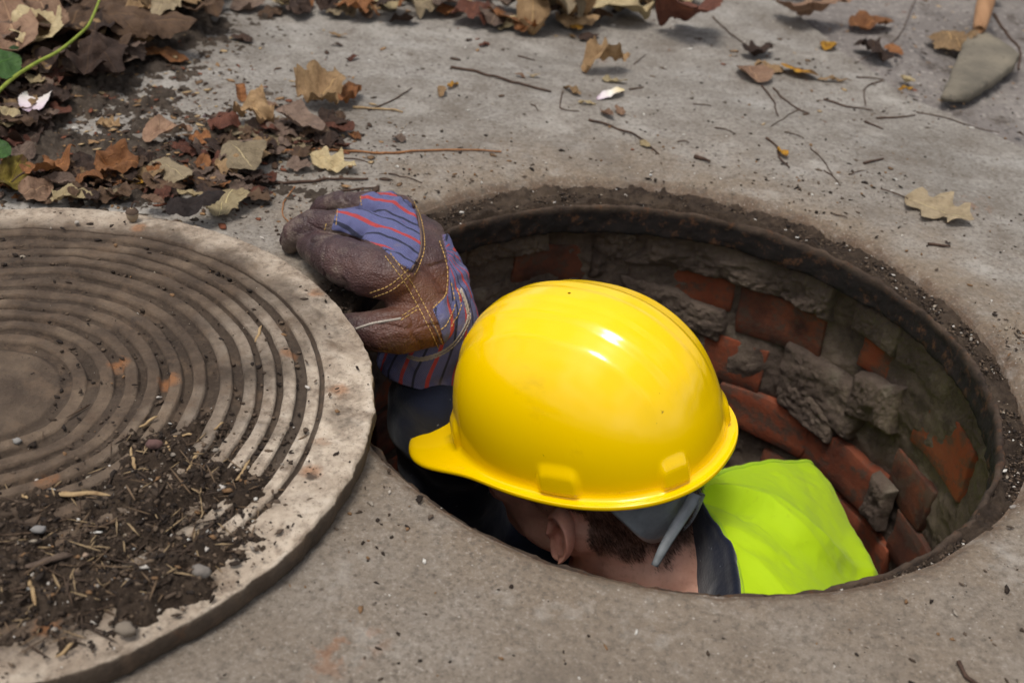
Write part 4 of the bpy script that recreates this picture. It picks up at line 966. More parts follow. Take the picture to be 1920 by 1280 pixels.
stitches('stitching', [[(772, 370), (790, 412), (796, 462), (786, 498), (776, 516)], [(824, 452), (838, 500), (836, 550), (812, 578)], A1, off(A1, 10, -5), A2, off(A2, 6, 8),
                       [(676, 368), (678, 385)], [(633, 394), (630, 424)], [(612, 419), (609, 431)], [(752, 600), (782, 581)], off([(752, 600), (782, 581)], 2, -8),
                       [(846, 530), (852, 570), (838, 606), (826, 618)], [(858, 540), (862, 575), (846, 612)]], M_THREAD)
br = [(866, 545), (877, 575), (877, 602), (856, 640), (826, 664), (792, 674), (768, 670)]
stitches('hem_braid', [br, off(br, -4, -2), off(br, -2, -5)], M_WTHREAD, .004, .0004, .0009)
# welted leather binding along the edge of the striped back
def binding(p, r, mat, name='binding'):
    c = catmull(np.c_[np.asarray(p, float), np.zeros(len(p))], 40)[:, :2]; P = [h[0]+h[1]*.0002 for h in (on_glove(x, y) for x, y in c) if h]
    if len(P) > 3:
        V, F = tube(np.array(P), r, 7); o = mesh_obj(name, V, F, mat); o.parent = glove
M_BIND = mat_plain('leather_edge', (120, 98, 88), .6, 300, .3, .3, .3)
binding([(764, 370), (782, 400), (789, 440), (787, 476), (770, 507)], .0011, M_BIND); binding([(806, 600), (820, 625), (832, 656)], .0010, M_BIND)
binding([(668, 616), (700, 606), (735, 600), (752, 597)], .0012, M_WTHREAD, 'seam')
# ------------------------------------------------------------------ fallen leaves
def mat_leaf(name, a, b, dark, spots=.0, vein=(1.25), rough=.75, spotcol=(70, 45, 26)):
    n = NT(name); uv = n.sep(n.coord('UV')); oi = n.n('ShaderNodeObjectInfo').outputs['Random']
    off = n.n('ShaderNodeCombineXYZ'); n.l(n.math('MULTIPLY', oi, 53.0), off.inputs[0]); n.l(n.math('MULTIPLY', oi, 19.0), off.inputs[2])
    va = n.n('ShaderNodeVectorMath'); n.l(n.coord(), va.inputs[0]); n.l(off.outputs[0], va.inputs[1]); vec = va.outputs[0]
    c = n.mix(n.ramp(n.noise(26, 5, .65, vec=vec), [(.3, 0.0), (.7, 1.0)]), S(*a), S(*b))
    c = n.mix(n.ramp(n.noise(70, 5, .7, vec=vec), [(.45, 0.0), (.72, .75)]), c, S(*dark))
    br = n.math('MULTIPLY_ADD', oi, .45, .55); cm = n.n('ShaderNodeMix'); cm.data_type = 'RGBA'; cm.blend_type = 'MULTIPLY'; cm.inputs[0].default_value = 1
    n.l(c, cm.inputs[6]); cb = n.n('ShaderNodeCombineColor'); [n.l(br, cb.inputs[i]) for i in range(3)]; n.l(cb.outputs[0], cm.inputs[7]); c = cm.outputs[2]
    v = n.math('ABSOLUTE', n.math('SUBTRACT', uv[1], .5))            # 0 on the midrib
    lat = n.math('FRACT', n.math('MULTIPLY', n.math('SUBTRACT', uv[0], n.math('MULTIPLY', v, .75)), 8.0))
    side = n.ramp(n.math('ABSOLUTE', n.math('SUBTRACT', lat, .5)), [(0.0, 1.0), (.07, 0.0)])
    rib = n.math('MAXIMUM', n.ramp(v, [(.008, 1.0), (.022, 0.0)]), n.math('MULTIPLY', side, .55))
    c = n.mix(n.math('MULTIPLY', rib, .5), c, S(min(255, int(a[0]*vein)), min(255, int(a[1]*vein)), min(255, int(a[2]*vein*.95))))
    if spots: c = n.mix(n.ramp(n.noise(38, 4, .6, vec=vec), [(.56-.1*spots, 0.0), (.62, .9)]), c, S(*spotcol))
    nb = n.bump(rib, .7, .002); nb = n.bump(n.noise(70, 6, .7, vec=vec, dist=.6), .8, .004, nb)
    m = n.done(c, rough, nb, .3)
    tr = n.n('ShaderNodeBsdfTranslucent'); n.l(c, tr.inputs[0]); mx = n.n('ShaderNodeMixShader'); mx.inputs[0].default_value = .12
    n.l(n.b.outputs[0], mx.inputs[1]); n.l(tr.outputs[0], mx.inputs[2]); n.l(mx.outputs[0], n.out.inputs['Surface'])
    return m
ML = {'brown': mat_leaf('leaf_brown', (118, 92, 70), (92, 70, 54), (66, 50, 40)), 'dark': mat_leaf('leaf_dark_brown', (84, 64, 52), (62, 47, 40), (44, 34, 30)),
      'tan': mat_leaf('leaf_tan', (184, 152, 112), (158, 126, 90), (120, 92, 64)), 'cream': mat_leaf('leaf_cream', (206, 188, 148), (186, 164, 122), (146, 122, 88)),
      'olive': mat_leaf('leaf_olive', (178, 160, 130), (152, 134, 106), (114, 98, 76)), 'orange': mat_leaf('leaf_orange', (172, 118, 72), (142, 92, 58), (102, 66, 44)),
      'red': mat_leaf('leaf_red_brown', (122, 76, 58), (98, 60, 48), (66, 42, 36)), 'pink': mat_leaf('leaf_pinkish', (170, 138, 112), (146, 112, 90), (108, 80, 64)),
      'grey': mat_leaf('leaf_grey_brown', (142, 120, 104), (116, 96, 84), (84, 68, 60)), 'yellow': mat_leaf('leaf_yellow', (206, 158, 52), (188, 130, 44), (128, 78, 38), .55),
      'black': mat_leaf('leaf_black', (58, 46, 42), (42, 34, 32), (30, 25, 24)), 'green': mat_leaf('leaf_green', (72, 104, 46), (52, 84, 36), (40, 62, 30), rough=.5), 'yellowgreen': mat_leaf('leaf_yellow_green', (150, 130, 50), (112, 100, 44), (90, 66, 36), .6)}
LCOUNT = [0]
def leaf_grid(L, wr, kind, roll, curl, crumple, seed, nu=26, nv=15):
    t = np.linspace(0, 1, nu); v = np.linspace(-1, 1, nv); T, Vv = np.meshgrid(t, v, indexing='ij'); sg = np.sign(Vv)
    rs = np.random.default_rng(seed); ph1, ph2 = rs.uniform(0, 6, 2)
    e = np.clip(np.sin(np.pi*np.clip(T, .0, 1)**.75), 0, 1)**.75
    if kind == 'lobed': e = e*(1+.34*np.sin(T*19+ph1+.5*sg))*1.0
    elif kind == 'star': e = e*(.72+.5*np.abs(np.sin(T*7.2+.4+.2*sg)))
    elif kind == 'oval': e = np.clip(np.sin(np.pi*T**.9), 0, 1)**.6
    elif kind == 'strip': e = np.clip(np.sin(np.pi*T), 0, 1)**.3
    elif kind == 'diamond': e = 1-np.abs(2*T-1)**1.3
    elif kind == 'ragged': e = np.clip(np.sin(np.pi*np.clip(T, .04, .97)), 0, 1)**.35*(1+.35*fbm(np.stack([T*4, sg*3, 0*T+seed], -1), 1.5, 3, 7))
    ser = .05*np.sin(T*75+ph2)+.06*fbm(np.stack([T*9, sg*2, 0*T+seed*1.3], -1), 1.3, 3, 11)
    hw = np.maximum(e*(1+ser), .012)*L*wr/2
    y = Vv*hw*(1+.12*np.sin(T*3+ph1)); x = (T+.06*np.sin(Vv*3+ph1)*e)*L
    z = 0*x
    P0 = np.stack([x, y, 0*x+seed*.37], -1)
    if abs(roll) > 1e-3:          # wrap across the midrib
        k = roll/(L*wr/2); ang = y*k; z = (1-np.cos(ang))/k; y = np.sin(ang)/k
    if abs(curl) > 1e-3:          # bend along the length
        k = curl/L; ang = (x-L/2)*k; zz = (1-np.cos(ang))/k; x = L/2+np.sin(ang)/k*(1-0*z)-np.sin(ang)*z; z = z*np.cos(ang)+zz
    z = z+crumple*L*(.12*fbm(P0, 2.2/L, 3, 13)+.06*fbm(P0, 5.5/L, 2, 14)+.018*np.abs(Vv)*np.sin(T*16+ph2))
    z = z-.012*L*np.exp(-(Vv/.12)**2)
    return np.stack([x-L/2, y, z], -1), np.stack([T, Vv*.5+.5], -1)
def leaf(b, t, wr, kind, mat, label, roll=0.0, curl=.25, crumple=1.0, lift=0.0, tilt=0.0, pitch=0.0, group='fallen leaves', stem=0.0, zc=None):
    LCOUNT[0] += 1; seed = LCOUNT[0]*7+3
    cx, cy = (b[0]+t[0])/2, (b[1]+t[1])/2
    z0 = lift if zc is None else zc
    B, Tt = un(b[0], b[1], z0), un(t[0], t[1], z0); d = Tt-B; L = np.linalg.norm(d); a = math.atan2(d[1], d[0])
    G, uv = leaf_grid(L, wr, kind, roll*.75, curl, crumple, seed)
    R = np.array(Matrix.Rotation(a, 3, 'Z') @ Matrix.Rotation(-pitch, 3, 'Y') @ Matrix.Rotation(tilt, 3, 'X'))
    V = G.reshape(-1, 3)@R.T; c = (B+Tt)/2; zm = V[:, 2].min(); c = np.array([c[0], c[1], lift+.0008-zm+float(slab_z(c[0], c[1]))])
    if (np.cross(G[1, 0]-G[0, 0], G[0, 1]-G[0, 0])[2]) < 0: pass
    o = mesh_obj('leaf', V, grid_faces(*G.shape[:2]), ML[mat], uv=uv.reshape(-1, 2)); o.location = c
    if stem:
        nu, nv = G.shape[:2]; p0 = G[0, nv//2]@R.T; dd = (G[0, nv//2]-G[2, nv//2])@R.T; dd /= np.linalg.norm(dd); dd[2] *= .3
        pts = np.array([p0+dd*s+np.array([0, 0, -.3*s*s/stem])*0+np.array([-dd[1], dd[0], 0])*.25*s*s/stem for s in np.linspace(-.004, stem, 8)])
        pts[:, 2] = np.maximum(pts[:, 2], zm+.001)
        Vs, Fs = tube(pts, np.linspace(.0011, .0007, 8), 6); mesh_obj('stem', Vs, Fs, M_TWIG, o)
    tag(o, label, 'leaf', group); return o
def mat_twig(name, a, b):
    n = NT(name); c = n.mix(n.ramp(n.noise(120, 5, .7), [(.3, 0.0), (.7, 1.0)]), S(*a), S(*b)); return n.done(c, .85, n.bump(n.noise(380, 4, .7), .8, .0012), .2)
M_TWIG, M_TWIG2, M_STRAW = mat_twig('twig_bark', (92, 72, 60), (58, 44, 38)), mat_twig('twig_tan', (166, 118, 78), (122, 82, 56)), mat_twig('straw', (184, 158, 118), (134, 108, 78))
def twig(pts, r, label, mat=None, lift=0.0, name='twig', group='twigs on the concrete', cat='twig', branch=None):
    r *= .8
    P = catmull(np.array([np.r_[un(x, y, lift+r)[:2], lift] for x, y in pts]), max(10, len(pts)*8))
    P[:, 2] = P[:, 2]+slab_z(P[:, 0], P[:, 1])+r*.9; s = len(P); P += .0012*np.stack([fbm(P, 60, 2, 201), fbm(P, 60, 2, 202), np.abs(fbm(P, 40, 2, 203))], -1)
    rad = r*np.linspace(1.1, .7, s)*(1+.18*fbm(P, 220, 2, 204))
    V, F = tube(P, rad, 7); c = P.mean(0); o = mesh_obj(name, V-c, F, mat or M_TWIG); o.location = c; tag(o, label, cat, group)
    return o
H = 'leaf'
# --- leaves one can pick out in the photograph (base pixel, tip pixel, width ratio, outline, colour, label, ...)
leaf((1695, 375), (1822, 428), .62, 'lobed', 'olive', 'tan lobed oak leaf lying alone right of the manhole', roll=.5, curl=.3, crumple=.8, stem=.03, tilt=.15)
leaf((1222, 66), (1345, 62), .95, 'star', 'red', 'large red-brown leaf with a curled-up edge at the top, right of the tan leaves', roll=-.5, curl=.4, pitch=0, tilt=-.5, lift=.004)
leaf((1452, 46), (1590, 48), .62, 'star', 'pink', 'broad salmon-pink leaf at the top edge right of centre', curl=.3, tilt=-.25)
leaf((1590, 58), (1668, 46), .55, 'oval', 'orange', 'pointed orange-brown leaf beside the broad salmon leaf', roll=.5)
leaf((1462, 130), (1534, 150), .75, 'oval', 'yellow', 'yellow oval leaf with brown spots near the top right', roll=-.5, curl=-.2, crumple=.5, tilt=-.2)
leaf((1418, 120), (1465, 140), .6, 'ragged', 'tan', 'small tan leaf scrap touching the spotted yellow leaf', roll=.7)
leaf((1394, 128), (1430, 162), .85, 'oval', 'pink', 'small pinkish leaf with a long dark stalk left of the spotted yellow leaf', roll=.7, crumple=.6)
leaf((1392, 112), (1445, 100), .6, 'star', 'dark', 'small dark brown leaf above the pinkish stalked leaf', roll=.5)
leaf((1608, 88), (1660, 122), .6, 'ragged', 'dark', 'crumpled dark brown leaf below the orange-brown leaf', roll=1.2, crumple=1.6)
leaf((1658, 92), (1692, 108), .6, 'oval', 'orange', 'little orange oval leaf beside the crumpled dark leaf', roll=.3)
leaf((1756, 68), (1806, 106), .8, 'star', 'tan', 'tan leaf tucked against the cement-caked tool', roll=.6, tilt=.3)
leaf((1092, 140), (1172, 134), .62, 'ragged', 'tan', 'crumpled tan leaf alone on the concrete above the white petal', roll=.9, crumple=2.2)
leaf((1128, 152), (1176, 158), .3, 'strip', 'cream', 'thin cream leaf strip under the crumpled tan leaf', roll=.4)
leaf((1126, 18), (1188, 62), .9, 'oval', 'cream', 'pale cream leaf with a ragged lower edge between the tan clump and the red-brown leaf', roll=-.5, tilt=-.3)
leaf((975, 8), (1062, 62), .85, 'lobed', 'olive', 'big curled beige leaf at the top in the middle of the leaf row', roll=1.2, crumple=2, lift=.012, tilt=-.4)
leaf((985, 20), (1000, 74), .45, 'strip', 'tan', 'folded tan leaf hanging down from the big curled beige leaf', roll=1.0, crumple=1.2)
leaf((1040, 10), (1090, 62), .6, 'lobed', 'tan', 'wrinkled tan leaf on the right end of the curled beige leaf', roll=1.0, crumple=2, lift=.008)
leaf((1060, 5), (1130, 15), .6, 'oval', 'olive', 'flat beige leaf cut by the top edge near the middle', roll=.4, lift=.006)
leaf((930, 40), (920, 66), .8, 'oval', 'grey', 'small grey-brown leaf below the dull brown leaf in the top row', roll=.5, tilt=-.4)
leaf((918, 5), (985, 18), .55, 'oval', 'grey', 'dull brown leaf at the top edge left of the beige clump', roll=.6, lift=.008)
leaf((838, 8), (890, 14), .62, 'strip', 'cream', 'rolled cream leaf at the top edge', roll=1.5, crumple=.6, lift=.008)
leaf((868, 52), (900, 30), 1.0, 'ragged', 'red', 'rust-coloured leaf curling over in the top row', roll=-1.4, crumple=1.2, lift=.004)
leaf((820, 35), (862, 28), .7, 'ragged', 'orange', 'orange leaf under the rolled cream leaf', roll=.5)
leaf((885, 20), (915, 16), .5, 'oval', 'yellow', 'bright yellow-orange leaf scrap beside the rolled cream leaf', roll=.5, lift=.008)
leaf((728, 46), (785, 48), .75, 'star', 'dark', 'dark brown leaf standing forward of the top row, left of centre', roll=.9, tilt=-.4)
leaf((694, 4), (745, 26), .9, 'diamond', 'cream', 'pointed cream leaf hanging from the top edge left of centre', roll=.3, tilt=-.35)
leaf((655, 8), (690, 12), .8, 'oval', 'olive', 'beige leaf behind the pointed cream leaf', roll=.4)
leaf((592, 22), (652, 30), .7, 'ragged', 'dark', 'dark shrivelled leaf at the top between concrete and leaf row', roll=1.2, crumple=1.8)
leaf((540, 4), (578, 22), .9, 'oval', 'orange', 'rusty orange leaf at the top edge above the bare concrete', roll=.6)
leaf((432, 22), (500, 12), .85, 'star', 'grey', 'broad grey-brown leaf at the top edge right of the heap', roll=.4, tilt=-.2)
leaf((485, 34), (530, 22), .6, 'star', 'brown', 'brown leaf overlapping the broad grey-brown leaf', roll=.5)
leaf((436, 72), (472, 82), .8, 'ragged', 'dark', 'small dark leaf alone on the concrete right of the heap', roll=1.3, crumple=1.4)
leaf((449, 180), (455, 197), .7, 'strip', 'orange', 'tiny rolled leaf, cream outside and orange inside, upright on the concrete', roll=2.2, curl=.1, pitch=-.5)
leaf((572, 205), (640, 180), .85, 'ragged', 'tan', 'wrinkled orange-tan leaf at the back of the middle pile', roll=.7, crumple=2.0, lift=.004)
leaf((640, 215), (668, 180), .4, 'strip', 'orange', 'narrow twisted orange leaf beside the wrinkled orange-tan leaf', roll=1.2, crumple=1.5)
leaf((444, 225), (505, 248), .85, 'ragged', 'tan', 'crumpled pale tan leaf at the left of the middle pile', roll=.7, crumple=2.4, lift=.004)
leaf((474, 212), (520, 200), .6, 'oval', 'pink', 'pinkish leaf behind the crumpled pale tan leaf', roll=.9)
leaf((530, 222), (605, 262), .55, 'strip', 'grey', 'rolled grey-brown leaf on top of the middle pile', roll=1.5, crumple=.7, lift=.014)
leaf((604, 240), (664, 254), .6, 'oval', 'red', 'dark red leaf at the right end of the middle pile', roll=.7, lift=.003)
leaf((595, 268), (640, 262), .6, 'star', 'olive', 'beige leaf under the dark red leaf', roll=.4)
leaf((500, 250), (560, 262), .6, 'oval', 'grey', 'dull purple-brown leaf in the middle of the pile', roll=.7, lift=.005)
leaf((430, 294), (478, 342), .85, 'diamond', 'olive', 'square beige leaf standing out at the front of the middle pile', roll=-.4, curl=.2, crumple=.6, lift=.006, tilt=.25)
leaf((578, 306), (668, 330), .55, 'lobed', 'cream', 'ragged cream leaf just above the gloved hand', roll=.4, crumple=1.3)
leaf((540, 316), (588, 326), .8, 'star', 'grey', 'flat brown leaf left of the ragged cream leaf', roll=.3)
leaf((488, 334), (512, 352), .9, 'oval', 'red', 'small dark red curled leaf in front of the square beige leaf', roll=1.4)
leaf((362, 262), (398, 276), .9, 'star', 'orange', 'orange curled leaf left of the square beige leaf', roll=.9, crumple=1.6, lift=.006)
leaf((274, 282), (362, 246), .5, 'oval', 'pink', 'long pinkish-tan leaf with a curled rim in the left pile', roll=1.1, curl=-.4, lift=.008)
leaf((330, 278), (362, 292), .7, 'oval', 'brown', 'brown leaf under the long pinkish-tan leaf', roll=.7)
leaf((362, 292), (412, 300), .55, 'oval', 'red', 'purple-red curled leaf in the left pile', roll=1.6)
leaf((348, 322), (402, 330), .75, 'star', 'grey', 'grey-brown scalloped leaf left of the square beige leaf', roll=.3, lift=.004)
leaf((282, 310), (356, 352), .5, 'oval', 'olive', 'pale olive leaf with one bent-up edge in the left pile', roll=-.9, lift=.006, tilt=.2)
leaf((186, 318), (262, 332), .95, 'ragged', 'orange', 'big rusty-brown wrinkled leaf in the left pile', roll=.4, crumple=1.5, lift=.012, tilt=.3)
leaf((238, 340), (270, 352), .6, 'star', 'yellow', 'bright orange-yellow leaf scrap under the big rusty leaf', roll=.3, lift=.008)
leaf((262, 335), (300, 352), .8, 'oval', 'grey', 'dark grey-brown leaf right of the yellow scrap', roll=.5, lift=.004)
leaf((48, 346), (146, 308), .45, 'lobed', 'orange', 'long orange-brown leaf with a thin stalk in the left pile', roll=.6, crumple=1.5, lift=.012, stem=.02)
leaf((80, 346), (165, 362), .4, 'strip', 'grey', 'rolled brown leaf lying along the cover edge', roll=1.6, crumple=.8, lift=.008)
leaf((44, 384), (102, 360), .8, 'oval', 'pink', 'rounded pinkish-tan leaf at the far rim of the cover', roll=.2, tilt=.4, lift=.004)
leaf((98, 378), (178, 384), .5, 'ragged', 'cream', 'cream leaf lying against the far rim of the cover', roll=.4, lift=.006)
leaf((200, 366), (242, 380), .5, 'strip', 'olive', 'narrow beige leaf scrap left of the acorn', roll=.9, lift=.004)
leaf((8, 372), (40, 320), .55, 'oval', 'yellowgreen', 'yellow-green leaf at the left edge beside the cover', roll=.7, lift=.012, tilt=.4)
leaf((5, 330), (60, 338), .5, 'ragged', 'yellow', 'orange-yellow leaf scrap at the left edge', roll=.6, lift=.008)
leaf((312, 404), (424, 384), .48, 'oval', 'black', 'black leaf lying on the rim of the manhole cover', roll=-.7, curl=.2, lift=LZ-.004, tilt=.1)
leaf((406, 412), (440, 372), .8, 'ragged', 'cream', 'pale cream leaf under the tip of the black leaf', roll=.3, lift=.006, tilt=-.2)
leaf((268, 380), (310, 392), .6, 'oval', 'pink', 'pale leaf with a brown edge between acorn and black leaf', roll=.7, lift=.012)
leaf((332, 366), (386, 376), .35, 'strip', 'cream', 'slender cream leaf behind the black leaf', roll=.9, lift=.008)
leaf((180, 238), (228, 244), .8, 'lobed', 'tan', 'golden curled leaf on the dirt at the left', roll=.8, crumple=1.5)
leaf((170, 272), (224, 270), .55, 'oval', 'brown', 'flat dark brown oval leaf on the dirt', roll=.2, crumple=.4)
leaf((70, 232), (122, 214), .4, 'oval', 'tan', 'small curved tan leaf on the dirt at the left', roll=1.2)
leaf((184, 186), (215, 192), .8, 'ragged', 'red', 'small torn red leaf on the dirt', roll=.4)
leaf((128, 156), (180, 150), .9, 'star', 'brown', 'dark brown leaf at the lower edge of the big heap', roll=.3)
leaf((235, 112), (355, 118), .42, 'oval', 'orange', 'long leaf, half grey half rust, at the right foot of the heap', roll=.8, lift=.004, tilt=.1)
leaf((196, 62), (372, 66), .62, 'oval', 'brown', 'largest brown leaf on the right side of the heap', roll=-.8, curl=.3, crumple=.8, lift=.035, tilt=.25)
leaf((150, 22), (262, 12), .6, 'oval', 'brown', 'wide brown leaf at the top of the heap', roll=-.5, lift=.045, tilt=.2)
leaf((42, 56), (104, 96), .75, 'ragged', 'cream', 'yellowish cream leaf standing out in the heap', roll=.5, lift=.040, tilt=.4)
leaf((15, 30), (40, 118), .4, 'strip', 'pink', 'long narrow reddish-tan leaf at the left of the heap', roll=1.0, lift=.04, tilt=.2)
leaf((62, 8), (112, 62), .4, 'strip', 'pink', 'folded pinkish-brown leaf in the heap beside the green stem', roll=1.2, lift=.05)
leaf((90, 100), (165, 36), .5, 'oval', 'brown', 'brown folded leaf crossing under the green stem', roll=-1.0, lift=.03)
leaf((160, 60), (192, 80), .8, 'oval', 'tan', 'small tan leaf leaning on the green stem', roll=.7, lift=.035)
leaf((118, 112), (190, 92), .45, 'oval', 'brown', 'brown leaf with a rolled edge below the green stem', roll=1.3, lift=.02)
leaf((238, 25), (290, 18), .6, 'lobed', 'tan', 'light brown ragged leaf on top of the largest brown leaf', roll=.7, crumple=1.6, lift=.055)
leaf((290, 40), (330, 14), .6, 'oval', 'olive', 'grey-green dry leaf at the upper right of the heap', roll=.6, lift=.05)
leaf((52, 148), (80, 165), .5, 'strip', 'cream', 'small cream leaf strip below the green leaf', roll=.7, lift=.02)
leaf((0, 245), (22, 215), .7, 'oval', 'cream', 'pale cream leaf cut by the left edge', roll=.3, lift=.02, tilt=.3)
leaf((25, 215), (65, 185), .7, 'ragged', 'tan', 'tan ragged leaf left of the white petal', roll=.6, lift=.015)
# --- leaves in the heaps that nothing sets apart
rl = random.Random(11)
CW = {'brown': 'brown', 'dark': 'dark brown', 'tan': 'tan', 'cream': 'cream', 'olive': 'beige', 'orange': 'orange', 'red': 'red-brown', 'pink': 'pinkish-brown', 'grey': 'grey-brown'}
KW = {'oval': 'oval', 'star': 'scalloped', 'ragged': 'torn', 'lobed': 'lobed'}
LITTER = []
def scatter(n, keep, region, zr, mats, label, group, size=(60, 120)):
    for i_ in range(n):
        while True:
            x, y = rl.uniform(region[0], region[2]), rl.uniform(region[1], region[3])
            if region[4](x, y): break
        a = rl.uniform(0, 2*math.pi); s = rl.uniform(*size)/2; k = rl.choice(['oval', 'star', 'ragged', 'oval', 'lobed']); mt_ = rl.choice(mats); big_ = 'large ' if 2*s > .6*size[0]+.4*size[1] else 'small '
        if i_ >= keep: s *= .8
        o = leaf((x-s*math.cos(a), y-s*.55*math.sin(a)), (x+s*math.cos(a), y+s*.55*math.sin(a)), rl.uniform(.45, .75), k, mt_, big_+CW[mt_]+' '+KW[k]+' '+label, roll=rl.uniform(-.8, .8), curl=rl.uniform(-.3, .4),
             crumple=rl.uniform(.7, 1.6), lift=rl.uniform(*zr)*max(0, 1-0*x), tilt=rl.uniform(-.45, .45), group=group)
        if i_ >= keep: LITTER.append(o)
scatter(150, 46, (-40, -60, 420, 140, lambda x, y: x < 430-1.5*max(y, 0)), (.0, .032), ['brown', 'dark', 'brown', 'grey', 'grey', 'brown', 'tan', 'dark'], 'leaf buried in the big heap at the upper left', 'brown leaves in the upper left heap', (55, 120))
scatter(90, 24, (-30, 100, 150, 300, lambda x, y: x < 170-.6*(y-100)), (.0, .016), ['dark', 'brown', 'dark', 'grey', 'red'], 'leaf in the litter along the left edge', 'dark leaves along the left edge', (50, 100))
scatter(130, 42, (-20, 285, 500, 384, lambda x, y: y < 384-.02*x and y > 300-.10*(x-200)), (.0, .008), ['dark', 'brown', 'grey', 'dark', 'brown', 'red', 'tan', 'orange'], 'leaf in the litter behind the manhole cover', 'brown leaves behind the cover', (30, 75))
scatter(60, 20, (400, 215, 640, 300, lambda x, y: abs(y-258+.1*(x-520)) < 38), (.0, .005), ['dark', 'grey', 'brown', 'red', 'olive'], 'leaf in the small pile above the glove', 'brown leaves in the pile above the glove', (30, 65))
scatter(95, 38, (520, -60, 1320, 66, lambda x, y: y < 62-abs(x-960)*.10), (.0, .010), ['tan', 'brown', 'dark', 'olive', 'grey', 'orange', 'cream'], 'leaf in the row of leaves along the top edge', 'leaves along the top edge', (40, 85))
scatter(14, 10, (1260, -50, 1930, 20, lambda x, y: y < 14 or x > 1850), (.0, .006), ['brown', 'tan', 'dark', 'orange'], 'leaf at the far edge of the ground, upper right', 'leaves at the far right edge', (45, 90))

# small leaves between them that cannot be told apart: one mass of litter
LV, LF, LU, LM, k = [], [], [], [], 0; mats_ = sorted({o.data.materials[0].name for o in LITTER})
for o in LITTER:
    me = o.data; v = np.zeros(len(me.vertices)*3, np.float32); me.vertices.foreach_get('co', v); v = v.reshape(-1, 3)+np.array(o.location)
    f = np.zeros(len(me.loops), np.int32); me.loops.foreach_get('vertex_index', f); u = np.zeros(len(me.loops)*2, np.float32); me.uv_layers[0].data.foreach_get('uv', u)
    uvv = np.zeros((len(v), 2)); uvv[f] = u.reshape(-1, 2); LV.append(v); LF.append(f.reshape(-1, 4)+k); LU.append(uvv); LM += [mats_.index(me.materials[0].name)]*(len(f)//4); k += len(v)
    bpy.data.objects.remove(o); bpy.data.meshes.remove(me)
lit = mesh_obj('leaf_litter', np.vstack(LV), np.vstack(LF), None, uv=np.vstack(LU))
for m_ in mats_: lit.data.materials.append(bpy.data.materials[m_])
lit.data.polygons.foreach_set('material_index', np.array(LM, np.int32)); lit.data.update(); tag(lit, 'small dry leaves and leaf pieces filling the heaps', 'leaf litter', kind='stuff')
# --- twigs
twig([(846, 129), (905, 140), (970, 160), (1033, 176)], .0023, 'straight grey-brown twig on the concrete, centre top')
twig([(1104, 228), (1150, 242), (1200, 262), (1236, 290)], .0017, 'thin dark twig above the far rim of the hole')
twig([(520, 286), (610, 284), (720, 291), (830, 284), (940, 286)], .0019, 'long orange-brown stalk reaching right from the middle pile', M_TWIG2)
twig([(488, 343), (560, 343), (620, 338), (690, 338)], .0022, 'dark stick just above the glove')
twig([(1428, 162), (1448, 188), (1457, 220)], .0015, 'dark curved stalk below the small pinkish leaf')
twig([(1450, 165), (1478, 192), (1516, 216)], .0016, 'brown twig left of the forked stalk, near the spotted leaf')
twig([(1545, 186), (1590, 200), (1637, 208)], .0016, 'thin brown twig below the forked stalk')
twig([(1650, 152), (1622, 166), (1622, 200)], .0013, 'small hooked dark twig, top right')
twig([(1605, 144), (1656, 149)], .0013, 'short straight dark twig, top right')
twig([(1643, 223), (1716, 216)], .0016, 'short dark twig left of the long thin stem')
twig([(1716, 210), (1770, 222), (1830, 240), (1872, 250)], .0011, 'long thin reddish stem on the slab near the right edge')
twig([(1436, 262), (1456, 276), (1462, 300), (1480, 318)], .0017, 'bent dark twig with bud above the right part of the rim')
twig([(1618, 308), (1656, 300)], .0020, 'stubby bark piece lying right of the bent twig')
twig([(1620, 230), (1656, 244)], .0016, 'short dark splinter below the hooked twig')
twig([(1303, 294), (1332, 306)], .0030, 'thick short bark stub above the hole')
twig([(690, 210), (735, 192), (772, 168)], .0013, 'thin forked stem right of the wrinkled orange-tan leaf')
twig([(660, 206), (720, 208), (756, 213)], .0018, 'pale yellow stalk right of the wrinkled orange-tan leaf', M_STRAW)
twig([(552, 352), (536, 378), (530, 402), (545, 420)], .0010, 'thin tan stalk touching the fingertips', M_TWIG2)
twig([(384, 354), (440, 366), (484, 375)], .0017, 'dark twig right of the black leaf')
twig([(640, 360), (706, 352)], .0015, 'small crooked twig behind the glove')
twig([(1720, -10), (1690, 60), (1660, 90), (1602, 120)], .0012, 'thin dark stem crossing the top right corner')
twig([(1335, 34), (1375, 70), (1420, 100)], .0013, 'thin dark stem right of the large red-brown leaf')
twig([(1180, 168), (1208, 163)], .0015, 'short dark twig end beside the white petal')
twig([(1055, 175), (1050, 205), (1085, 212)], .0010, 'hair-thin curled stem left of the white petal')
twig([(1740, 458), (1782, 462)], .0022, 'flat bark chip below the oak leaf')
twig([(970, 108), (1003, 116)], .0012, 'tiny dark twig above the straight grey-brown twig')
twig([(1188, 122), (1210, 102)], .0009, 'hair-thin dark stem right of the crumpled tan leaf')
twig([(1862, 28), (1888, 62), (1912, 92), (1910, 130)], .0030, 'grey bent stick beside the cement-caked tool', lift=.012)
twig([(1795, 1245), (1812, 1272), (1840, 1290)], .0022, 'dark twig at the bottom edge near the right')
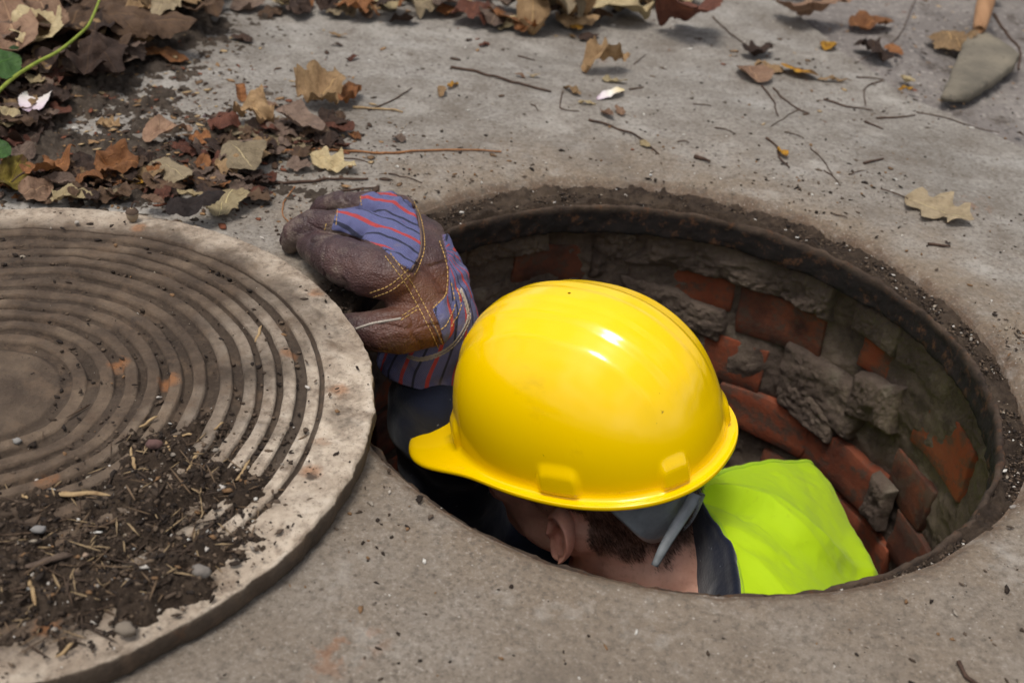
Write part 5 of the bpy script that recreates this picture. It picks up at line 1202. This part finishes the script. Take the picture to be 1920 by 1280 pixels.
for k, (a, b, lb) in enumerate([((1500, 204), (1445, 240), 'a'), ((1520, 280), (1560, 330), 'b'), ((1545, 322), (1575, 350), 'c'), ((1590, 330), (1620, 322), 'd'), ((1340, 240), (1380, 252), 'e'), ((1300, 195), (1335, 202), 'f'), ((1270, 270), (1292, 272), 'g'), ((995, 200), (1008, 212), 'h'), ((1562, 402), (1590, 412), 'i'), ((1470, 250), (1505, 262), 'j'), ((730, 330), (790, 345), 'k'), ((640, 300), (700, 310), 'l')]):
    twig([a, ((a[0]+b[0])/2+3, (a[1]+b[1])/2-2), b], .0009, 'hair-thin dark twig fragment lying loose on the concrete', group='thin twig fragments')
# --- petals and flower bits
def mat_petal():
    n = NT('petal'); u = n.sep(n.coord('UV'))[0]; c = n.ramp(n.math('ADD', u, n.math('MULTIPLY', n.math('SUBTRACT', n.noise(90, 3, .6), .5), .3)), [(0.0, S(150, 120, 140)), (.2, S(214, 200, 204)), (.6, S(226, 220, 208)), (1.0, S(206, 184, 130))])
    return n.done(c, .5, None, .3)
ML['petal'] = mat_petal()
for b, t, wr, lb, lf in [((1118, 190), (1168, 176), .40, 'white flower petal with a mauve tip, above the hole', 0), ((60, 218), (82, 168), .5, 'silvery white petal on the litter at the left edge', .016), ((180, 112), (218, 132), .3, 'pink and cream petal at the foot of the big heap', .004), ((88, 162), (102, 175), .8, 'small white petal left of the dark leaf', .012),
                     ((106, 148), (128, 152), .35, 'short pale pink petal in the litter', .01)]:
    o = leaf(b, t, wr, 'oval', 'petal', lb, roll=1.2, crumple=.4, lift=lf, group='flower petals'); o.name = 'petal'; o['category'] = 'petal'
for b, t, wr, m_, lb in [((825, 186), (832, 172), .5, 'tan', 'tiny tan bud scale, left of the straight twig'), ((838, 172), (858, 160), .35, 'yellow', 'tiny yellow leaf shred beside the bud scale'), ((1055, 168), (1088, 186), .35, 'tan', 'small tan seed husk left of the petal'), ((1082, 198), (1118, 199), .3, 'cream', 'small cream stalk piece below the petal'),
                     ((1128, 212), (1148, 230), .45, 'pink', 'little pinkish husk below the petal'), ((1154, 206), (1168, 220), .6, 'pink', 'little bud husk below the petal, right'), ((1198, 270), (1218, 282), .5, 'cream', 'cream seed husk on the thin dark twig'), ((1688, 150), (1712, 165), .5, 'cream', 'yellow-white flower bit right of the hooked twig'), ((1680, 172), (1712, 170), .35, 'yellow', 'yellow flower shred right of the hooked twig'),
                     ((1458, 285), (1472, 302), .5, 'yellow', 'yellow bud scale on the bent twig'), ((1530, 150), (1590, 155), .2, 'tan', 'tan stalk shred right of the spotted leaf'), ((1545, 98), (1560, 84), .6, 'yellow', 'tiny yellow leaf bit below the salmon leaf'), ((1070, 40), (1085, 76), .3, 'yellow', 'yellow leaf shred at the front of the beige clump'), ((648, 118), (672, 110), .4, 'red', 'small red-brown leaf shred, upper middle'), ((618, 84), (644, 86), .35, 'dark', 'slim dark leaf shred on the bare concrete'),
                     ((616, 66), (652, 70), .35, 'tan', 'slim yellowish leaf shred on the bare concrete'), ((898, 92), (918, 86), .5, 'red', 'small red leaf curl above the straight twig'), ((1086, 78), (1122, 70), .5, 'dark', 'dark curled leaf bit below the beige clump'), ((1110, 88), (1132, 98), .45, 'black', 'slate-dark leaf bit on the concrete'), ((735, 262), (760, 272), .7, 'grey', 'small grey-brown leaf bit right of the middle pile'), ((656, 258), (676, 268), .8, 'orange', 'small orange leaf bit right of the middle pile'),
                     ((965, 145), (985, 152), .35, 'pink', 'small pinkish shred above the straight twig'), ((985, 148), (1012, 150), .4, 'olive', 'small olive shred above the straight twig'), ((1068, 70), (1080, 76), .5, 'tan', 'small tan scrap under the beige clump'), ((200, 150), (212, 140), .5, 'yellow', 'tiny yellow scrap at the edge of the dirt'), ((250, 205), (285, 195), .35, 'tan', 'forked tan scrap on the dirt'), ((280, 230), (312, 242), .35, 'tan', 'slim tan scrap right of the golden leaf'), ((1770, 455), (1782, 460), .6, 'dark', 'dark scrap below the oak leaf'),
                     ((1905, 250), (1918, 258), .6, 'dark', 'dark scrap by the slab edge')]:
    o = leaf(b, t, wr, 'oval', m_, lb, roll=1.0, crumple=1.0, group='small leaf scraps'); o.name = 'leaf_scrap'; o['category'] = 'leaf scrap'
# --- acorn on the cover rim
ac = empty('acorn', tuple(un(248, 402, LZ+.006))); tag(ac, 'small pale acorn with a dark split cup on the rim of the cover', 'acorn')
v0, f0 = ico(); V = v0*np.array([.0062, .0062, .0074]); V[:, 2] += np.where(V[:, 2] < -.005, -.001, 0); mesh_obj('nut', V, f0, mat_plain('acorn_nut', (176, 156, 128), .6, 200, .3), ac)
t = np.linspace(0, 2*np.pi, 24, endpoint=False); q = np.linspace(.3, 1.25, 8); V = np.stack([np.sin(q)[:, None]*np.cos(t)*.0068, np.sin(q)[:, None]*np.sin(t)*.0068, np.cos(q)[:, None]*.0075+0*t], -1)
mesh_obj('cup', V.reshape(-1, 3), grid_faces(8, 24, wrap_v=True), mat_plain('acorn_cup', (92, 74, 60), .9, 300, .8), ac)
p = np.array([(0, 0, .007), (.001, 0, .011), (.004, .001, .014), (.007, .002, .0125)]); V, F = tube(catmull(p, 10), .0007, 6); mesh_obj('stalk', V, F, M_TWIG, ac)
# --- sprigs on the cover: wood chips, straw, stones
def chip(b, t, w_, th, mat, label_in, lift=LZ+.002, name='wood_chip', group='wood chips on the cover', cat='wood chip'):
    LCOUNT[0] += 1; B, T_ = un(*b, lift), un(*t, lift); d = T_-B; L = np.linalg.norm(d); a = math.atan2(d[1], d[0])
    nx = 14; x = np.linspace(-.5, .5, nx); s = np.clip(1-np.abs(2*x)**5, .12, 1)*(1+.15*fbm(np.stack([x*4, 0*x+LCOUNT[0], 0*x], -1), 1, 3, 3))
    an = np.linspace(0, 2*np.pi, 8, endpoint=False)+.3; w_ *= .6; th *= .6; V = np.stack([x[:, None]*L+0*an, s[:, None]*np.cos(an)*w_/2, s[:, None]*np.sin(an)*th/2+.0015*np.sin(x*5)[:, None]], -1).reshape(-1, 3); V += .0006*np.stack([fbm(V, 160, 2, LCOUNT[0]+k) for k in range(3)], -1)
    F = list(map(tuple, grid_faces(nx, 8, wrap_v=True)))+[tuple(range(8))[::-1], tuple((nx-1)*8+np.arange(8))]
    o = mesh_obj(name, V, F, mat); c = (B+T_)/2; o.location = (c[0], c[1], lift+th*.3); o.rotation_euler = (0, 0, a); tag(o, label_in, cat, group); return o
M_BARK = mat_twig('old_bark', (104, 88, 76), (70, 58, 50))
chip((86, 922), (208, 930), .007, .004, M_STRAW, 'long pale wood splinter on the muddy cover, left')
chip((40, 1062), (142, 1042), .009, .006, M_BARK, 'dark stick half buried in the soil on the cover', LZ+.005)
chip((52, 1075), (68, 1140), .005, .004, M_STRAW, 'pale bent splinter below the dark stick')
chip((260, 800), (296, 782), .004, .003, M_STRAW, 'pale straw on the back of the little soil pile')
chip((322, 815), (364, 818), .004, .003, M_STRAW, 'pale straw lying across the little soil pile'); chip((312, 824), (318, 850), .004, .003, M_STRAW, 'upright pale straw on the little soil pile')
chip((350, 880), (370, 856), .005, .004, M_STRAW, 'pale bent straw below the little soil pile'); chip((245, 836), (254, 890), .004, .004, M_STRAW, 'pale straw left of the little soil pile'); chip((440, 900), (470, 865), .004, .003, M_STRAW, 'thin pale straw right of the soil, by the clean ribs')
chip((400, 802), (420, 794), .003, .003, M_STRAW, 'short straw right of the little pile'); chip((332, 1050), (350, 1020), .004, .003, M_STRAW, 'short yellow straw in the middle of the soil'); chip((105, 1230), (138, 1208), .004, .003, M_STRAW, 'short yellow straw at the lower left of the cover')
chip((478, 640), (492, 612), .004, .003, M_STRAW, 'pale forked twig bit on the ribs near the glove', LZ+.001); chip((40, 925), (52, 938), .004, .003, M_STRAW, 'tiny pale splinter left of the long splinter')
def stone(px, py, r, col, label, lift, sq=.6, group='pebbles'):
    LCOUNT[0] += 1; v, f = ico(); r *= .68; V = v*r*np.array([1.2, .9, sq]); V = V*(1+.42*fbm(v, 1.5, 2, LCOUNT[0]))[:, None]; o = mesh_obj('pebble', V, f, mat_plain('pebble_stone', col, .85, 260, .5), smooth=False)
    c = un(px, py, lift+r*sq*.5); o.location = c; tag(o, label, 'pebble', group)
stone(375, 1072, .0085, (128, 120, 112), 'largest grey pebble in the soil on the cover', LZ+.003); stone(235, 1180, .0085, (128, 116, 102), 'rounded pale pebble near the lower rim of the cover', LZ+.002); stone(72, 992, .0055, (136, 132, 128), 'light grey pebble left in the soil on the cover', LZ+.003)
stone(155, 1040, .0055, (176, 150, 128), 'pinkish pebble beside the dark stick', LZ+.004); stone(32, 826, .0045, (146, 142, 136), 'whitish flake on the ribs at the left edge', LZ); stone(290, 832, .007, (104, 76, 70), 'reddish-brown lump in the little soil pile', LZ+.006)
stone(140, 241, .0055, (196, 190, 180), 'white pebble on the dirt at the left', .006); stone(385, 219, .0042, (88, 72, 74), 'tiny round dark berry on the bare concrete', .0); stone(1220, 328, .0022, (206, 204, 198), 'tiny white pebble on the far rim of the hole', .0)
stone(624, 950, .0024, (196, 190, 180), 'tiny white pebble in front of the cover', .0); stone(1900, 950, .0042, (150, 142, 134), 'small grey pebble in the groove at the right', -.006)
# --- green creeper at the left edge
pl = empty('creeper', tuple(un(0, 150, .02))); tag(pl, 'green creeper with a thin stem and toothed leaves at the left edge', 'plant'); bpy.context.view_layer.update()
M_GST = mat_twig('green_stem', (150, 160, 70), (112, 128, 52))
P = np.array([un(192, -14, .10), un(170, 40, .095), un(152, 62, .085), (un(110, 96, .07)), un(68, 118, .06), un(20, 150, .045), un(-30, 200, .03)])
V, F = tube(catmull(P, 40), np.linspace(.0016, .0024, 40), 8); o = mesh_obj('stem', V-np.array(pl.location), F, M_GST, pl)
for b, t, wr, tl in [((-30, 150), (36, 122), 1.0, .35), ((-34, 296), (20, 282), 1.1, .3), ((20, 100), (34, 92), .8, .2)]:
    o = leaf(b, t, wr, 'oval', 'green', 'x', roll=.3, crumple=.5, lift=.045 if b[1] < 200 else .035, tilt=tl); o.location = Vector(o.location)-Vector(pl.location); o.parent = pl
    for k in ('label', 'category', 'group'): del o[k]
# --- cement-caked hand tool at the top right
tool = empty('hand_tool', tuple(un(1830, 120, .0))); tag(tool, 'old cement-caked tool with a wooden handle at the top right corner', 'tool')
poly = [(1816, 62), (1800, 98), (1784, 136), (1768, 172), (1790, 176), (1828, 170), (1866, 148), (1905, 116), (1912, 98), (1885, 78), (1852, 60)]
ZT = .020; W0 = np.array([un(x, y, ZT) for x, y in poly]); tl = np.array(tool.location)
pc = np.concatenate([np.linspace(W0[i], W0[(i+1) % len(W0)], 9)[:-1] for i in range(len(W0))]); cen = pc.mean(0)
rings = []
for s, z in [(.93, .004), (1.0, .006), (1.02, .012), (1.0, ZT-.003), (.97, ZT), (.75, ZT+.002), (.5, ZT+.003), (.25, ZT+.003)]:
    r = cen+(pc-cen)*s; r[:, 2] = z; r = r+min(1, .25+s*s)*np.stack([.0018*fbm(r, 60, 3, 301), .0018*fbm(r, 60, 3, 302), .0016*fbm(r, 45, 3, 303)], -1); rings.append(r)
V = np.stack(rings, 0); nn_ = len(pc); Vf = np.vstack([V.reshape(-1, 3), [cen*np.array([1, 1, 0])+np.array([0, 0, ZT+.003])]])
F = list(map(tuple, grid_faces(len(rings), nn_, wrap_v=True)))+[((len(rings)-1)*nn_+(i+1) % nn_, (len(rings)-1)*nn_+i, len(rings)*nn_) for i in range(nn_)]
n = NT('caked_cement'); c = n.ramp(n.noise(14, 6, .65), [(.3, S(96, 90, 80)), (.55, S(122, 114, 100)), (.75, S(140, 130, 112))]); c = n.mix(n.ramp(n.noise(60, 5, .7), [(.55, 0.0), (.7, .7)]), c, S(78, 72, 66)); M_CEM = n.done(c, .92, n.bump(n.noise(130, 6, .7), .6, .003), .2)
mesh_obj('blade', Vf-tl, F, M_CEM, tool)
P = np.array([un(1836, 56, .026), un(1842, 30, .036), un(1852, -10, .050), un(1866, -60, .065)]); V, F = tube(catmull(P, 24), np.interp(np.linspace(0, 1, 24), [0, .04, .1, .5, 1], [.007, .0105, .0110, .0145, .0155]), 16)
n = NT('old_wood'); c = n.ramp(n.noise(30, 5, .6, vec=n.mapping(n.coord(), (1, .15, .2))), [(.3, S(132, 96, 66)), (.7, S(176, 136, 100))]); M_WOOD = n.done(c, .75, n.bump(n.noise(160, 5, .7), .5, .002), .3)
mesh_obj('handle', V-tl, F, M_WOOD, tool)
